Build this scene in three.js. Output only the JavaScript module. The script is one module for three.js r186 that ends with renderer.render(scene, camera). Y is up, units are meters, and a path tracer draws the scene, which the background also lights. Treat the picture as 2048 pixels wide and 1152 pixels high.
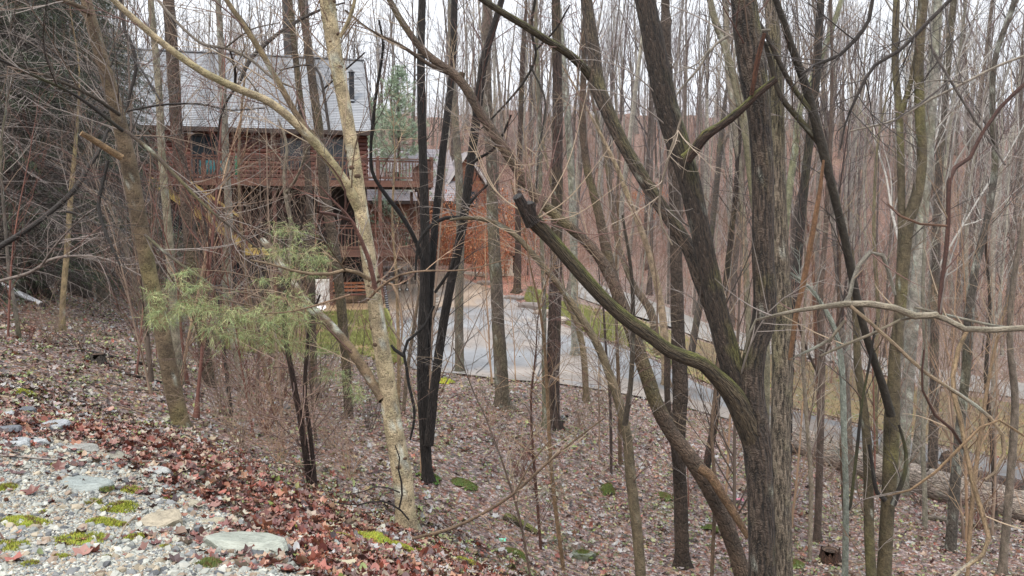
import * as THREE from 'three';
import { mergeGeometries } from 'three/addons/utils/BufferGeometryUtils.js';

// ------------------------------------------------------------------ camera, sky, sun, exposure
const scene = new THREE.Scene();
const F = 1547, EYE = 1.6, PITCH = 5 * Math.PI / 180;
const camera = new THREE.PerspectiveCamera(2 * Math.atan(576 / F) * 180 / Math.PI, 16 / 9, 0.1, 600);
camera.position.set(0, EYE, 0); camera.rotation.x = -PITCH; scene.add(camera);
const renderer = new THREE.WebGLRenderer({ antialias: true });
renderer.setSize(1024, 576);
renderer.toneMapping = THREE.LinearToneMapping;
renderer.toneMappingExposure = 2.55;
renderer.shadowMap.enabled = true;
{ // soft overcast sky: brighter overhead, faint cloud mottling, no sun disc
  const W = 256, H = 128, data = new Float32Array(W * H * 4);
  for (let j = 0; j < H; j++) for (let i = 0; i < W; i++) {
    const el = (j + 0.5) / H * Math.PI - Math.PI / 2, az = i / W * Math.PI * 2;
    const s = Math.max(0, Math.sin(el));
    let m = 0; for (let k = 1; k < 6; k++) m += Math.sin(az * k + k * k * 1.7 + Math.sin(el * 3.1 * k + k)) * Math.cos(el * 4 * k + k * 2.1) / (k + 1);
    const l = 0.36 * (1 + 2.5 * s) * (1 + 0.05 * m);
    const o = (j * W + i) * 4;
    data[o] = l * 0.945; data[o + 1] = l * 0.99; data[o + 2] = l * 1.06; data[o + 3] = 1;
  }
  const sky = new THREE.DataTexture(data, W, H, THREE.RGBAFormat, THREE.FloatType);
  sky.mapping = THREE.EquirectangularReflectionMapping; sky.magFilter = THREE.LinearFilter; sky.minFilter = THREE.LinearFilter; sky.needsUpdate = true;
  scene.background = sky; scene.environment = sky;
}
const sun = new THREE.DirectionalLight(0xfff0de, 1.2);
sun.position.set(-18, 60, 22); sun.target.position.set(0, 0, -20); sun.castShadow = true; sun.shadow.radius = 26;
sun.shadow.mapSize.set(2048, 2048);
Object.assign(sun.shadow.camera, { left: -70, right: 70, top: 70, bottom: -70, near: 1, far: 200 });
scene.add(sun, sun.target);

// ------------------------------------------------------------------ helpers
function RNG(a) { return () => { a |= 0; a = a + 0x6D2B79F5 | 0; let t = Math.imul(a ^ a >>> 15, 1 | a); t = t + Math.imul(t ^ t >>> 7, 61 | t) ^ t; return ((t ^ t >>> 14) >>> 0) / 4294967296; }; }
const V = (x, y, z) => new THREE.Vector3(x, y, z);
const lerp = (a, b, t) => a + (b - a) * t, clamp = (x, a = 0, b = 1) => Math.min(b, Math.max(a, x));
const sstep = (a, b, x) => { const t = clamp((x - a) / (b - a)); return t * t * (3 - 2 * t); };
const CP = Math.cos(PITCH), SP = Math.sin(PITCH);
function pix(px, py, d) { // the point of the place that stands at this spot of the photograph, d metres out
  const y = -(py - 576) / F, x = (px - 1024) / F, k = d / (CP + y * SP);
  return V(x * k, EYE + (y * CP - SP) * k, -d);
}
const hash3 = (x, y, z) => { let h = Math.imul(x, 374761393) ^ Math.imul(y, 668265263) ^ Math.imul(z, 2147483647 ^ 0x5bd1e995); h = Math.imul(h ^ h >>> 13, 1274126177); return ((h ^ h >>> 16) >>> 0) / 4294967296; };
function n3(x, y, z) {
  const X = Math.floor(x), Y = Math.floor(y), Z = Math.floor(z); let a = x - X, b = y - Y, c = z - Z;
  a = a * a * (3 - 2 * a); b = b * b * (3 - 2 * b); c = c * c * (3 - 2 * c);
  const L = (dz) => lerp(lerp(hash3(X, Y, Z + dz), hash3(X + 1, Y, Z + dz), a), lerp(hash3(X, Y + 1, Z + dz), hash3(X + 1, Y + 1, Z + dz), a), b);
  return lerp(L(0), L(1), c);
}
const fb3 = (x, y, z) => n3(x, y, z) * 0.55 + n3(x * 2.1 + 7, y * 2.1, z * 2.1) * 0.3 + n3(x * 4.3, y * 4.3 + 3, z * 4.3) * 0.15;
const names = {};
function numbered(n) { if (!(n in names)) { names[n] = 0; return n; } return n + '_' + String(++names[n]).padStart(3, '0'); }
function tag(o, label, category, group, kind) {
  o.userData = {}; if (label) o.userData.label = label; if (category) o.userData.category = category;
  if (group) o.userData.group = group; if (kind) o.userData.kind = kind; return o;
}
function thing(name, label, category, pos, group, turn = 0) {
  const g = new THREE.Group(); g.name = numbered(name); if (pos) g.position.copy(pos); g.rotation.y = turn; scene.add(g);
  return tag(g, label, category, group);
}
function mesh(name, geo, m, parent) {
  const o = new THREE.Mesh(geo, m); o.name = parent && parent !== scene ? name : numbered(name); o.castShadow = o.receiveShadow = true; (parent || scene).add(o); return o;
}
// a buffer that gathers tubes, blades and boxes
class TB {
  constructor() { this.p = []; this.n = []; this.u = []; this.c = []; this.i = []; }
  get count() { return this.p.length / 3; }
  v(x, y, z, nx, ny, nz, u, v, c) { this.p.push(x, y, z); this.n.push(nx, ny, nz); this.u.push(u, v); this.c.push(c[0], c[1], c[2]); }
  // pts: Vector3[], rads: number[]; o: sides, col (array or fn(point, normal, t)), bump (radius noise), tile, cap
  tube(pts, rads, o = {}) {
    const S = o.sides || 4, col = o.col || [1, 1, 1], N = pts.length, tile = o.tile || 0.5;
    const T = V(), B = V(), Nn = V(), nr = V();
    let vlen = o.v0 || 0; const base = this.count;
    const rep = Math.max(1, Math.round(2 * Math.PI * rads[0] / tile));
    let up = Math.abs(pts[1].y - pts[0].y) > 0.8 * pts[1].distanceTo(pts[0]) ? V(1, 0, 0) : V(0, 1, 0);
    for (let k = 0; k < N; k++) {
      const a = pts[Math.max(0, k - 1)], b = pts[Math.min(N - 1, k + 1)];
      T.subVectors(b, a).normalize();
      if (k) vlen += pts[k].distanceTo(pts[k - 1]);
      Nn.copy(up).addScaledVector(T, -up.dot(T)).normalize(); up.copy(Nn); B.crossVectors(T, Nn);
      for (let s = 0; s <= S; s++) {
        const an = s / S * Math.PI * 2, cs = Math.cos(an), sn = Math.sin(an);
        nr.set(Nn.x * cs + B.x * sn, Nn.y * cs + B.y * sn, Nn.z * cs + B.z * sn);
        let r = rads[k];
        if (o.bump) { const q = 9; r *= 1 + o.bump * (fb3((pts[k].x + nr.x * r) * q, (pts[k].y) * q * 0.45, (pts[k].z + nr.z * r) * q) - 0.5); }
        if (o.flare && vlen < o.flare) { const e = 1 - vlen / o.flare; r *= 1 + e * e * (0.9 + 0.5 * Math.sin(an * 4 + 1.3) + 0.3 * Math.sin(an * 3)); }
        const x = pts[k].x + nr.x * r, y = pts[k].y + nr.y * r, z = pts[k].z + nr.z * r;
        const c = typeof col === 'function' ? col(x, y, z, nr, k / (N - 1)) : col;
        this.v(x, y, z, nr.x, nr.y, nr.z, s / S * rep, vlen / tile, c);
      }
    }
    for (let k = 0; k < N - 1; k++) for (let s = 0; s < S; s++) {
      const q = base + k * (S + 1) + s; this.i.push(q, q + 1, q + S + 1, q + 1, q + S + 2, q + S + 1);
    }
    if (o.cap) {
      const k = N - 1, cc = o.capCol || [0.35, 0.26, 0.18], m = this.count; T.subVectors(pts[k], pts[k - 1]).normalize();
      this.v(pts[k].x + T.x * rads[k] * 0.15, pts[k].y + T.y * rads[k] * 0.15, pts[k].z + T.z * rads[k] * 0.15, T.x, T.y, T.z, 0.5, 0.5, cc);
      for (let s = 0; s <= S; s++) { const q = (base + k * (S + 1) + s) * 3; this.v(this.p[q], this.p[q + 1], this.p[q + 2], T.x, T.y, T.z, s / S, 0.2, cc); }
      for (let s = 0; s < S; s++) this.i.push(m, m + 1 + s, m + 2 + s);
    }
    return this;
  }
  tri(a, b, c, col) {
    const n = V().subVectors(b, a).cross(V().subVectors(c, a)).normalize(), q = this.count;
    for (const w of [a, b, c]) this.v(w.x, w.y, w.z, n.x, n.y, n.z, 0, 0, col); this.i.push(q, q + 1, q + 2);
  }
  geo() {
    const g = new THREE.BufferGeometry();
    g.setAttribute('position', new THREE.Float32BufferAttribute(this.p, 3)); g.setAttribute('normal', new THREE.Float32BufferAttribute(this.n, 3));
    g.setAttribute('uv', new THREE.Float32BufferAttribute(this.u, 2)); g.setAttribute('color', new THREE.Float32BufferAttribute(this.c, 3));
    g.setIndex(this.i); return g;
  }
}
function smooth(pts, rads, step) { // Catmull-Rom through traced points, radii carried along
  if (pts.length < 3) { const m = pts[0].clone().lerp(pts[1], 0.5); pts = [pts[0], m, pts[1]]; rads = [rads[0], (rads[0] + rads[1]) / 2, rads[1]]; }
  const c = new THREE.CatmullRomCurve3(pts, false, 'centripetal'), P = [], R = [], n = pts.length - 1;
  for (let k = 0; k < n; k++) {
    const m = Math.max(1, Math.round(pts[k].distanceTo(pts[k + 1]) / step));
    for (let j = 0; j < m; j++) { P.push(c.getPoint((k + j / m) / n)); R.push(lerp(rads[k], rads[k + 1], j / m)); }
  }
  P.push(pts[n].clone()); R.push(rads[n]); return [P, R];
}

// ------------------------------------------------------------------ textures
function pnoise(P, seed) { const r = RNG(seed), g = new Float32Array(P[0] * P[1]); for (let i = 0; i < g.length; i++) g[i] = r();
  return (u, v) => { let x = u * P[0], y = v * P[1]; const X = Math.floor(x), Y = Math.floor(y); x -= X; y -= Y; x = x * x * (3 - 2 * x); y = y * y * (3 - 2 * y);
    const w = (a, b) => g[((b % P[1] + P[1]) % P[1]) * P[0] + ((a % P[0] + P[0]) % P[0])];
    return lerp(lerp(w(X, Y), w(X + 1, Y), x), lerp(w(X, Y + 1), w(X + 1, Y + 1), x), y); }; }
function tex(W, H, fn, srgb) {
  const d = new Uint8Array(W * H * 4);
  for (let j = 0; j < H; j++) for (let i = 0; i < W; i++) { const c = fn(i / W, j / H, i, j), o = (j * W + i) * 4; for (let k = 0; k < 3; k++) d[o + k] = clamp(srgb ? Math.pow(clamp(c[k]), 1 / 2.2) : c[k]) * 255; d[o + 3] = 255; }
  const t = new THREE.DataTexture(d, W, H); t.wrapS = t.wrapT = THREE.RepeatWrapping; t.magFilter = THREE.LinearFilter; t.minFilter = THREE.LinearMipmapLinearFilter; t.generateMipmaps = true;
  if (srgb) t.colorSpace = THREE.SRGBColorSpace; t.needsUpdate = true; return t;
}
function barkTextures(kind, seed) {
  const a = pnoise([24, 4], seed), b = pnoise([48, 10], seed + 1), c = pnoise([10, 12], seed + 2), d = pnoise([96, 96], seed + 3), e = pnoise([18, 60], seed + 4), g = pnoise([5, 5], seed + 5), r1 = pnoise([34, 7], seed + 8), r2 = pnoise([70, 14], seed + 9), m1 = pnoise([16, 13], seed + 6), m2 = pnoise([40, 34], seed + 7);
  const h = (u, v) => {
    if (kind === 'ridged') { const w = (c(u, v) - 0.5) * 0.03, r = r1(u + w, v) * 0.45 + r2(u + w, v) * 0.3 + b(u, v) * 0.25; return clamp((r - 0.5) * 1.7 + 0.5 + (d(u, v) - 0.5) * 0.3); }
    if (kind === 'smooth') { return clamp(0.55 + (m1(u, v) - 0.5) * 0.55 + (m2(u, v) - 0.5) * 0.4 + (d(u, v) - 0.5) * 0.3 - (e(u, v) > 0.8 ? (e(u, v) - 0.8) * 2.5 : 0)); }
    const w = (c(u, v) - 0.5) * 0.08, p = Math.min(Math.abs(a(u + w, v * 2 + w) * 2 - 1), Math.abs(c(u * 2, v * 3 + w) * 2 - 1) + 0.15); return clamp(Math.pow(p, 0.5) * 0.8 + d(u, v) * 0.22);
  };
  const col = tex(512, 512, (u, v) => {
    const q = h(u, v), f = lerp(kind === 'smooth' ? 0.35 : 0.12, 1.45, q) * (0.6 + 0.8 * g(u, v)) * (0.7 + 0.6 * d(u, v));
    const l = clamp((c(u + 0.3, v) * 0.6 + d(u, v) * 0.5 + g(u, v + 0.4) * 0.35 - 0.88) * 6); // pale lichen flecks
    return [lerp(f * 0.72, 0.85, l * 0.7), lerp(f * 0.7, 0.9, l * 0.7), lerp(f * 0.68, 0.82, l * 0.7)];
  }, true);
  return { map: col, bumpMap: tex(512, 512, (u, v) => { const q = h(u, v); return [q, q, q]; }) };
}
const bark = {};
for (const [k, s, b] of [['ridged', 11, 0.03], ['smooth', 31, 0.01], ['plated', 51, 0.022]])
  bark[k] = new THREE.MeshStandardMaterial({ ...barkTextures(k, s), bumpScale: b, vertexColors: true, roughness: 0.82 });
const twigM = new THREE.MeshStandardMaterial({ vertexColors: true, roughness: 0.75 });
const vcol = (o) => new THREE.MeshStandardMaterial({ vertexColors: true, ...o });
const std = (r, g, b, o) => { const m = new THREE.MeshStandardMaterial({ roughness: 0.8, ...o }); m.color.setRGB(r, g, b); return m; };

// leaf litter, 4 m tile: thousands of leaves drawn over each other, with their relief
const LEAFCOL = [[0.13, 0.05, 0.032], [0.17, 0.075, 0.045], [0.24, 0.13, 0.075], [0.3, 0.2, 0.14], [0.2, 0.15, 0.15], [0.33, 0.28, 0.27], [0.4, 0.36, 0.35], [0.07, 0.045, 0.04], [0.14, 0.1, 0.1], [0.27, 0.21, 0.2], [0.1, 0.12, 0.05]];
function litterTextures() {
  const W = 1024, c = new Float32Array(W * W * 3).fill(0.05), hgt = new Float32Array(W * W), r = RNG(77);
  for (let k = 0; k < 26000; k++) {
    const cx = r() * W, cy = r() * W, L = 7 + r() * 9, a = r() * 6.28, ca = Math.cos(a), sa = Math.sin(a), tilt = (r() - 0.5) * 0.9, lob = 3 + Math.floor(r() * 3);
    const q = LEAFCOL[Math.floor(r() * LEAFCOL.length)], t = 0.65 + r() * 0.6, asp = 0.5 + r() * 0.3, up = k / 26000 * 0.5;
    for (let y = -Math.ceil(L); y <= L; y++) for (let x = -Math.ceil(L); x <= L; x++) {
      const u = (x * ca + y * sa) / L, v = (-x * sa + y * ca) / (L * asp), th = Math.atan2(v, u), rr = Math.hypot(u, v);
      if (rr > 0.72 + 0.28 * Math.cos(th * lob)) continue;
      const X = ((cx + x | 0) + W) % W, Y = ((cy + y | 0) + W) % W, o = Y * W + X, s = t * (1 - (Math.abs(v) < 0.06 ? 0.25 : 0));
      c[o * 3] = q[0] * s; c[o * 3 + 1] = q[1] * s; c[o * 3 + 2] = q[2] * s; hgt[o] = up + 0.25 + tilt * u * 0.3 + 0.15 * rr;
    }
  }
  return { map: tex(W, W, (u, v, i, j) => { const o = ((j * W) + i) * 3; return [c[o], c[o + 1], c[o + 2]]; }, true), bumpMap: tex(W, W, (u, v, i, j) => { const q = hgt[j * W + i]; return [q, q, q]; }) };
}
const litter = litterTextures();

// ------------------------------------------------------------------ lie of the land: a smooth sheet through sighted spots
const SPOT = [ // photograph x, y, metres out
  [540, 1090, 4.0], [700, 1090, 4.6], [900, 1152, 5.4], [0, 870, 5.8], [300, 1060, 4.6], [200, 930, 5.4], [0, 780, 7.6], [450, 930, 6.2], [620, 1000, 6.2], [812, 1040, 6.2], [1000, 1152, 7.6],
  [365, 872, 8.8], [0, 700, 9.6], [200, 740, 10], [0, 610, 14], [100, 620, 15], [200, 620, 18], [300, 650, 19], [420, 760, 13.5], [622, 976, 7.4], [520, 880, 9.4],
  [0, 560, 20], [110, 560, 22], [220, 580, 25], [300, 625, 30], [500, 690, 20], [620, 700, 22], [480, 650, 29], [600, 615, 34], [680, 612, 34], [760, 615, 34],
  [850, 960, 10], [1005, 810, 14.5], [920, 745, 18.5], [1105, 850, 14.3], [820, 742, 19.2], [720, 640, 28], [820, 620, 32], [800, 552, 42], [905, 545, 44], [985, 580, 37], [1040, 610, 33], [1140, 660, 27.5],
  [700, 850, 12.5], [1280, 790, 18.2], [1430, 832, 17.8], [1560, 865, 18], [1700, 893, 18.5], [2040, 962, 19], [1290, 715, 23], [1420, 780, 21.3], [1650, 840, 22], [2040, 930, 21.5],
  [1300, 1100, 10], [1500, 1152, 9.3], [1900, 1110, 10.5], [1300, 950, 13], [1600, 1000, 13], [1900, 1000, 14.5], [1100, 950, 11.6],
  [1190, 610, 33], [1340, 655, 31], [1500, 705, 29.5], [1800, 760, 29], [2040, 800, 29], [1150, 565, 40], [1350, 625, 37.5], [1500, 672, 36], [1800, 725, 35], [2040, 770, 35],
  [1010, 560, 44], [1060, 540, 48], [1200, 540, 48], [1500, 610, 46], [1900, 660, 46], [1300, 450, 62], [1600, 470, 62], [1900, 480, 62], [1000, 470, 60], [1300, 340, 80], [1700, 330, 82], [2000, 330, 82], [1000, 330, 80],
  [1000, 262, 100], [1400, 258, 100], [1750, 252, 100], [2048, 250, 100], [600, 250, 100], [200, 250, 100], [100, 440, 40], [-150, 400, 60], [400, 400, 70],
];
const CTRL = SPOT.map(([x, y, d]) => pix(x, y, d)).concat([
  V(0, 0, 0), V(-3, 0, -1.5), V(-7, 0.1, -3), V(-4, 0.02, -4.2), V(-1.2, 0, -2.5), V(1.5, -0.25, -1.5), V(2, -1.3, -4.5), V(4, -1.7, -5), V(6, -2.2, -7), V(-15, 0.4, -8), V(-25, 0.6, 6), V(0, 0.1, 12), V(20, -1.5, 10), V(25, -4, -8), V(60, -6, -20), V(60, -4, 30), V(-60, 2, 30), V(-60, 3, -20), V(0, 1, 50),
  V(-110, 14, -100), V(110, 14, -100), V(0, 15, -170), V(-120, 15, -170), V(120, 15, -170), V(-60, 15, -130), V(60, 15, -130), V(110, 3, -50), V(-80, 4, -50)]);
const tps = (() => {
  const N = CTRL.length, M = N + 3, A = [];
  const k = (dx, dz) => { const r = dx * dx + dz * dz; return r < 1e-9 ? 0 : r * Math.log(r); };
  for (let i = 0; i < N; i++) { const row = new Float64Array(M + 1); for (let j = 0; j < N; j++) row[j] = k(CTRL[i].x - CTRL[j].x, CTRL[i].z - CTRL[j].z); row[i] += 1.5; row[N] = 1; row[N + 1] = CTRL[i].x; row[N + 2] = CTRL[i].z; row[M] = CTRL[i].y; A.push(row); }
  for (let q = 0; q < 3; q++) { const row = new Float64Array(M + 1); for (let j = 0; j < N; j++) row[j] = q === 0 ? 1 : q === 1 ? CTRL[j].x : CTRL[j].z; A.push(row); }
  for (let i = 0; i < M; i++) { let p = i; for (let r = i + 1; r < M; r++) if (Math.abs(A[r][i]) > Math.abs(A[p][i])) p = r; [A[i], A[p]] = [A[p], A[i]];
    for (let r = i + 1; r < M; r++) { const f = A[r][i] / A[i][i]; if (f) for (let c = i; c <= M; c++) A[r][c] -= f * A[i][c]; } }
  const w = new Float64Array(M); for (let i = M - 1; i >= 0; i--) { let s = A[i][M]; for (let c = i + 1; c < M; c++) s -= A[i][c] * w[c]; w[i] = s / A[i][i]; }
  return (x, z) => { let s = w[N] + w[N + 1] * x + w[N + 2] * z; for (let j = 0; j < N; j++) { const dx = x - CTRL[j].x, dz = z - CTRL[j].z, r = dx * dx + dz * dz; if (r > 1e-9) s += w[j] * r * Math.log(r); } return s; };
})();
function hit0(px, py) { let a = 2.5, b = a; const g = (d) => { const p = pix(px, py, d); return p.y - tps(p.x, p.z); };
  while (b < 140 && g(b) > 0) { a = b; b *= 1.02; } for (let k = 0; k < 24; k++) { const m = (a + b) / 2; if (g(m) > 0) a = m; else b = m; } return pix(px, py, b); }
const edge = (a) => a.map(([x, y]) => hit0(x, y));
// driveway, far road and lawn as strips between two sighted edges
const DRIVE_N = edge([[770, 548], [775, 600], [790, 655], [805, 705], [835, 742], [920, 750], [1000, 760], [1100, 768], [1200, 782], [1290, 798], [1370, 817], [1440, 836], [1570, 868], [1710, 895], [1860, 927], [2060, 966], [2400, 1030]]);
const DRIVE_F = edge([[905, 546], [928, 556], [950, 567], [985, 580], [1010, 592], [1040, 607], [1085, 633], [1140, 660], [1200, 685], [1290, 715], [1350, 745], [1420, 780], [1540, 815], [1660, 842], [1810, 882], [2060, 932], [2400, 990]]);
const ROAD_N = edge([[1140, 588], [1190, 608], [1260, 630], [1340, 655], [1420, 685], [1510, 706], [1650, 722], [1800, 760], [2060, 802], [2400, 850]]);
const ROAD_F = edge([[1150, 562], [1200, 572], [1270, 592], [1350, 622], [1420, 650], [1500, 670], [1650, 690], [1800, 724], [2060, 770], [2400, 815]]);
const BAND_F = edge([[1060, 575], [1080, 585], [1100, 597], [1150, 612], [1200, 622], [1270, 638], [1350, 665], [1430, 692], [1560, 715], [1700, 740], [1830, 775], [2060, 812]]);
const BAND_N = edge([[1050, 600], [1085, 625], [1120, 643], [1170, 664], [1220, 684], [1300, 711], [1360, 741], [1430, 774], [1550, 808], [1670, 836], [1820, 876], [2060, 926]]);
const LAWN_N = edge([[440, 700], [520, 706], [620, 708], [720, 715], [800, 730]]);
const LAWN_F = edge([[430, 655], [520, 645], [610, 628], [700, 624], [768, 622]]);
const PATIO_N = edge([[590, 622], [650, 626], [710, 624], [775, 618]]);
const PATIO_F = edge([[590, 585], [650, 580], [710, 575], [775, 570]]);
const polyOf = (a, b) => a.concat([...b].reverse());
const inPoly = (P, x, z) => { let s = false; for (let i = 0, j = P.length - 1; i < P.length; j = i++) if ((P[i].z > z) !== (P[j].z > z) && x < (P[j].x - P[i].x) * (z - P[i].z) / (P[j].z - P[i].z) + P[i].x) s = !s; return s; };
const distPoly = (P, x, z) => { let m = 1e9; for (let i = 0, j = P.length - 1; i < P.length; j = i++) { const ax = P[j].x, az = P[j].z, bx = P[i].x - ax, bz = P[i].z - az, t = clamp(((x - ax) * bx + (z - az) * bz) / (bx * bx + bz * bz + 1e-9)); m = Math.min(m, Math.hypot(ax + bx * t - x, az + bz * t - z)); } return m; };
const DRIVE = polyOf(DRIVE_N, DRIVE_F), ROAD = polyOf(ROAD_N, ROAD_F), BAND = polyOf(BAND_N, BAND_F), LAWN = polyOf(LAWN_N, LAWN_F), PATIO = polyOf(PATIO_N, PATIO_F);
const GRAVEL = edge([[-60, 905], [60, 880], [150, 890], [260, 935], [350, 985], [450, 1030], [560, 1085], [620, 1152]]).concat([V(-0.6, 0, -2), V(1.0, 0, 3), V(-14, 0, 4), V(-14, 0, -2)]);
const signed = (P, x, z) => (inPoly(P, x, z) ? 1 : -1) * distPoly(P, x, z);
const paved = (x, z) => (z < -16 && z > -60 && x > -14) ? Math.max(signed(DRIVE, x, z), signed(ROAD, x, z), signed(PATIO, x, z)) : -9;
function h(x, z) { // finished ground
  let y = tps(x, z); const d = Math.hypot(x, z);
  const a = 0.1 * (n3(x * 0.9, 3, z * 0.9) - 0.5) + 0.05 * (n3(x * 2.7, 9, z * 2.7) - 0.5);
  if (d > 60) y += sstep(60, 95, d) * 7 * (fb3(x * .045, 2, z * .045) - .5);
  return y + a * (d < 12 && z > -12 ? 1 - 0.7 * clamp(signed(GRAVEL, x, z) + 0.5) : d > 40 ? 4 : 1) * (1 - sstep(-1.2, -0.1, paved(x, z)));
}
function hit(px, py) { let a = 2.5, b = a; const g = (d) => { const p = pix(px, py, d); return p.y - h(p.x, p.z); };
  while (b < 140 && g(b) > 0) { a = b; b *= 1.03; } for (let k = 0; k < 20; k++) { const m = (a + b) / 2; if (g(m) > 0) a = m; else b = m; } return pix(px, py, b); }
const nrm = (x, z, e = 0.15) => V(h(x - e, z) - h(x + e, z), 2 * e, h(x, z - e) - h(x, z + e)).normalize();
function gridMesh(xs, zs, yf, cf, uvs) {
  const p = [], u = [], c = [], ix = [];
  for (const z of zs) for (const x of xs) { p.push(x, yf(x, z), z); u.push(x / uvs, z / uvs); c.push(...cf(x, z)); }
  const n = xs.length; for (let j = 0; j < zs.length - 1; j++) for (let i = 0; i < n - 1; i++) { const q = j * n + i; ix.push(q, q + n, q + 1, q + 1, q + n, q + n + 1); }
  const g = new THREE.BufferGeometry(); g.setAttribute('position', new THREE.Float32BufferAttribute(p, 3)); g.setAttribute('uv', new THREE.Float32BufferAttribute(u, 2)); g.setAttribute('color', new THREE.Float32BufferAttribute(c, 3)); g.setIndex(ix); g.computeVertexNormals(); return g;
}
const steps = (lo, hi, s0, k) => { const a = []; let v = 0; while (v < hi) { a.push(v); v += s0 + k * v; } a.push(hi); const b = []; v = s0; while (v < -lo) { b.push(-v); v += s0 + k * v; } b.push(lo); return b.reverse().concat(a); };
{ // forest floor
  const xs = steps(-150, 150, 0.11, 0.022), zs = steps(-60, 190, 0.11, 0.02).reverse().map((z) => -z).reverse();
  zs.sort((a, b) => a - b);
  const cf = (x, z) => {
    const n = fb3(x * 0.35, 1, z * 0.35), m = fb3(x * 1.7, 5, z * 1.7), d = -z;
    let c = [0.92 + 0.3 * (n - 0.5), 0.86 + 0.3 * (n - 0.5), 0.84 + 0.3 * (n - 0.5)];
    const g = sstep(0.6, 0.75, m) * 0.4 * (d > 6 && d < 26 ? 1 : 0.3); c = [lerp(c[0], 0.62, g), lerp(c[1], 0.95, g), lerp(c[2], 0.4, g)];
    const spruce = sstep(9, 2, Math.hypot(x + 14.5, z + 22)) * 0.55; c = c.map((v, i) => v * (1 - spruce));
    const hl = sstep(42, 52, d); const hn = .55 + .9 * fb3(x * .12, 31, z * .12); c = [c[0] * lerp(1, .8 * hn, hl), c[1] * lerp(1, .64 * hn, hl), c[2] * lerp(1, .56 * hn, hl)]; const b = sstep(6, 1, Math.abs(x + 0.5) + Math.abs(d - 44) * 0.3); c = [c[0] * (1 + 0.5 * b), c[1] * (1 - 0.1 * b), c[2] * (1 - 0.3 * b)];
    return c;
  };
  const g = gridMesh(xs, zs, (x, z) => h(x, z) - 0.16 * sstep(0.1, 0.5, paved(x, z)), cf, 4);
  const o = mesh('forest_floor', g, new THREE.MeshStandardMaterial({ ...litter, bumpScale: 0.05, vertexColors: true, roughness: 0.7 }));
  tag(o, 'leaf covered forest floor falling from the gravel edge to the driveway and rising beyond', 'ground', null, 'structure');
}
function strip(name, A, B, m, n, lift, cf, uvs) { // a ground strip between two edges
  const ca = new THREE.CatmullRomCurve3(A, false, 'centripetal'), cb = new THREE.CatmullRomCurve3(B, false, 'centripetal');
  const p = [], u = [], c = [], ix = [], L = A.length * 8;
  for (let i = 0; i <= L; i++) { const a = ca.getPoint(i / L), b = cb.getPoint(i / L);
    for (let j = 0; j <= n; j++) { const x = lerp(a.x, b.x, j / n), z = lerp(a.z, b.z, j / n), y = h(x, z) + lift; p.push(x, y, z); u.push(x / uvs, z / uvs); c.push(...cf(x, z, j / n)); } }
  for (let i = 0; i < L; i++) for (let j = 0; j < n; j++) { const q = i * (n + 1) + j; ix.push(q, q + n + 1, q + 1, q + 1, q + n + 1, q + n + 2); }
  const g = new THREE.BufferGeometry(); g.setAttribute('position', new THREE.Float32BufferAttribute(p, 3)); g.setAttribute('uv', new THREE.Float32BufferAttribute(u, 2)); g.setAttribute('color', new THREE.Float32BufferAttribute(c, 3)); g.setIndex(ix); g.computeVertexNormals();
  return mesh(name, g, m);
}
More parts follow.
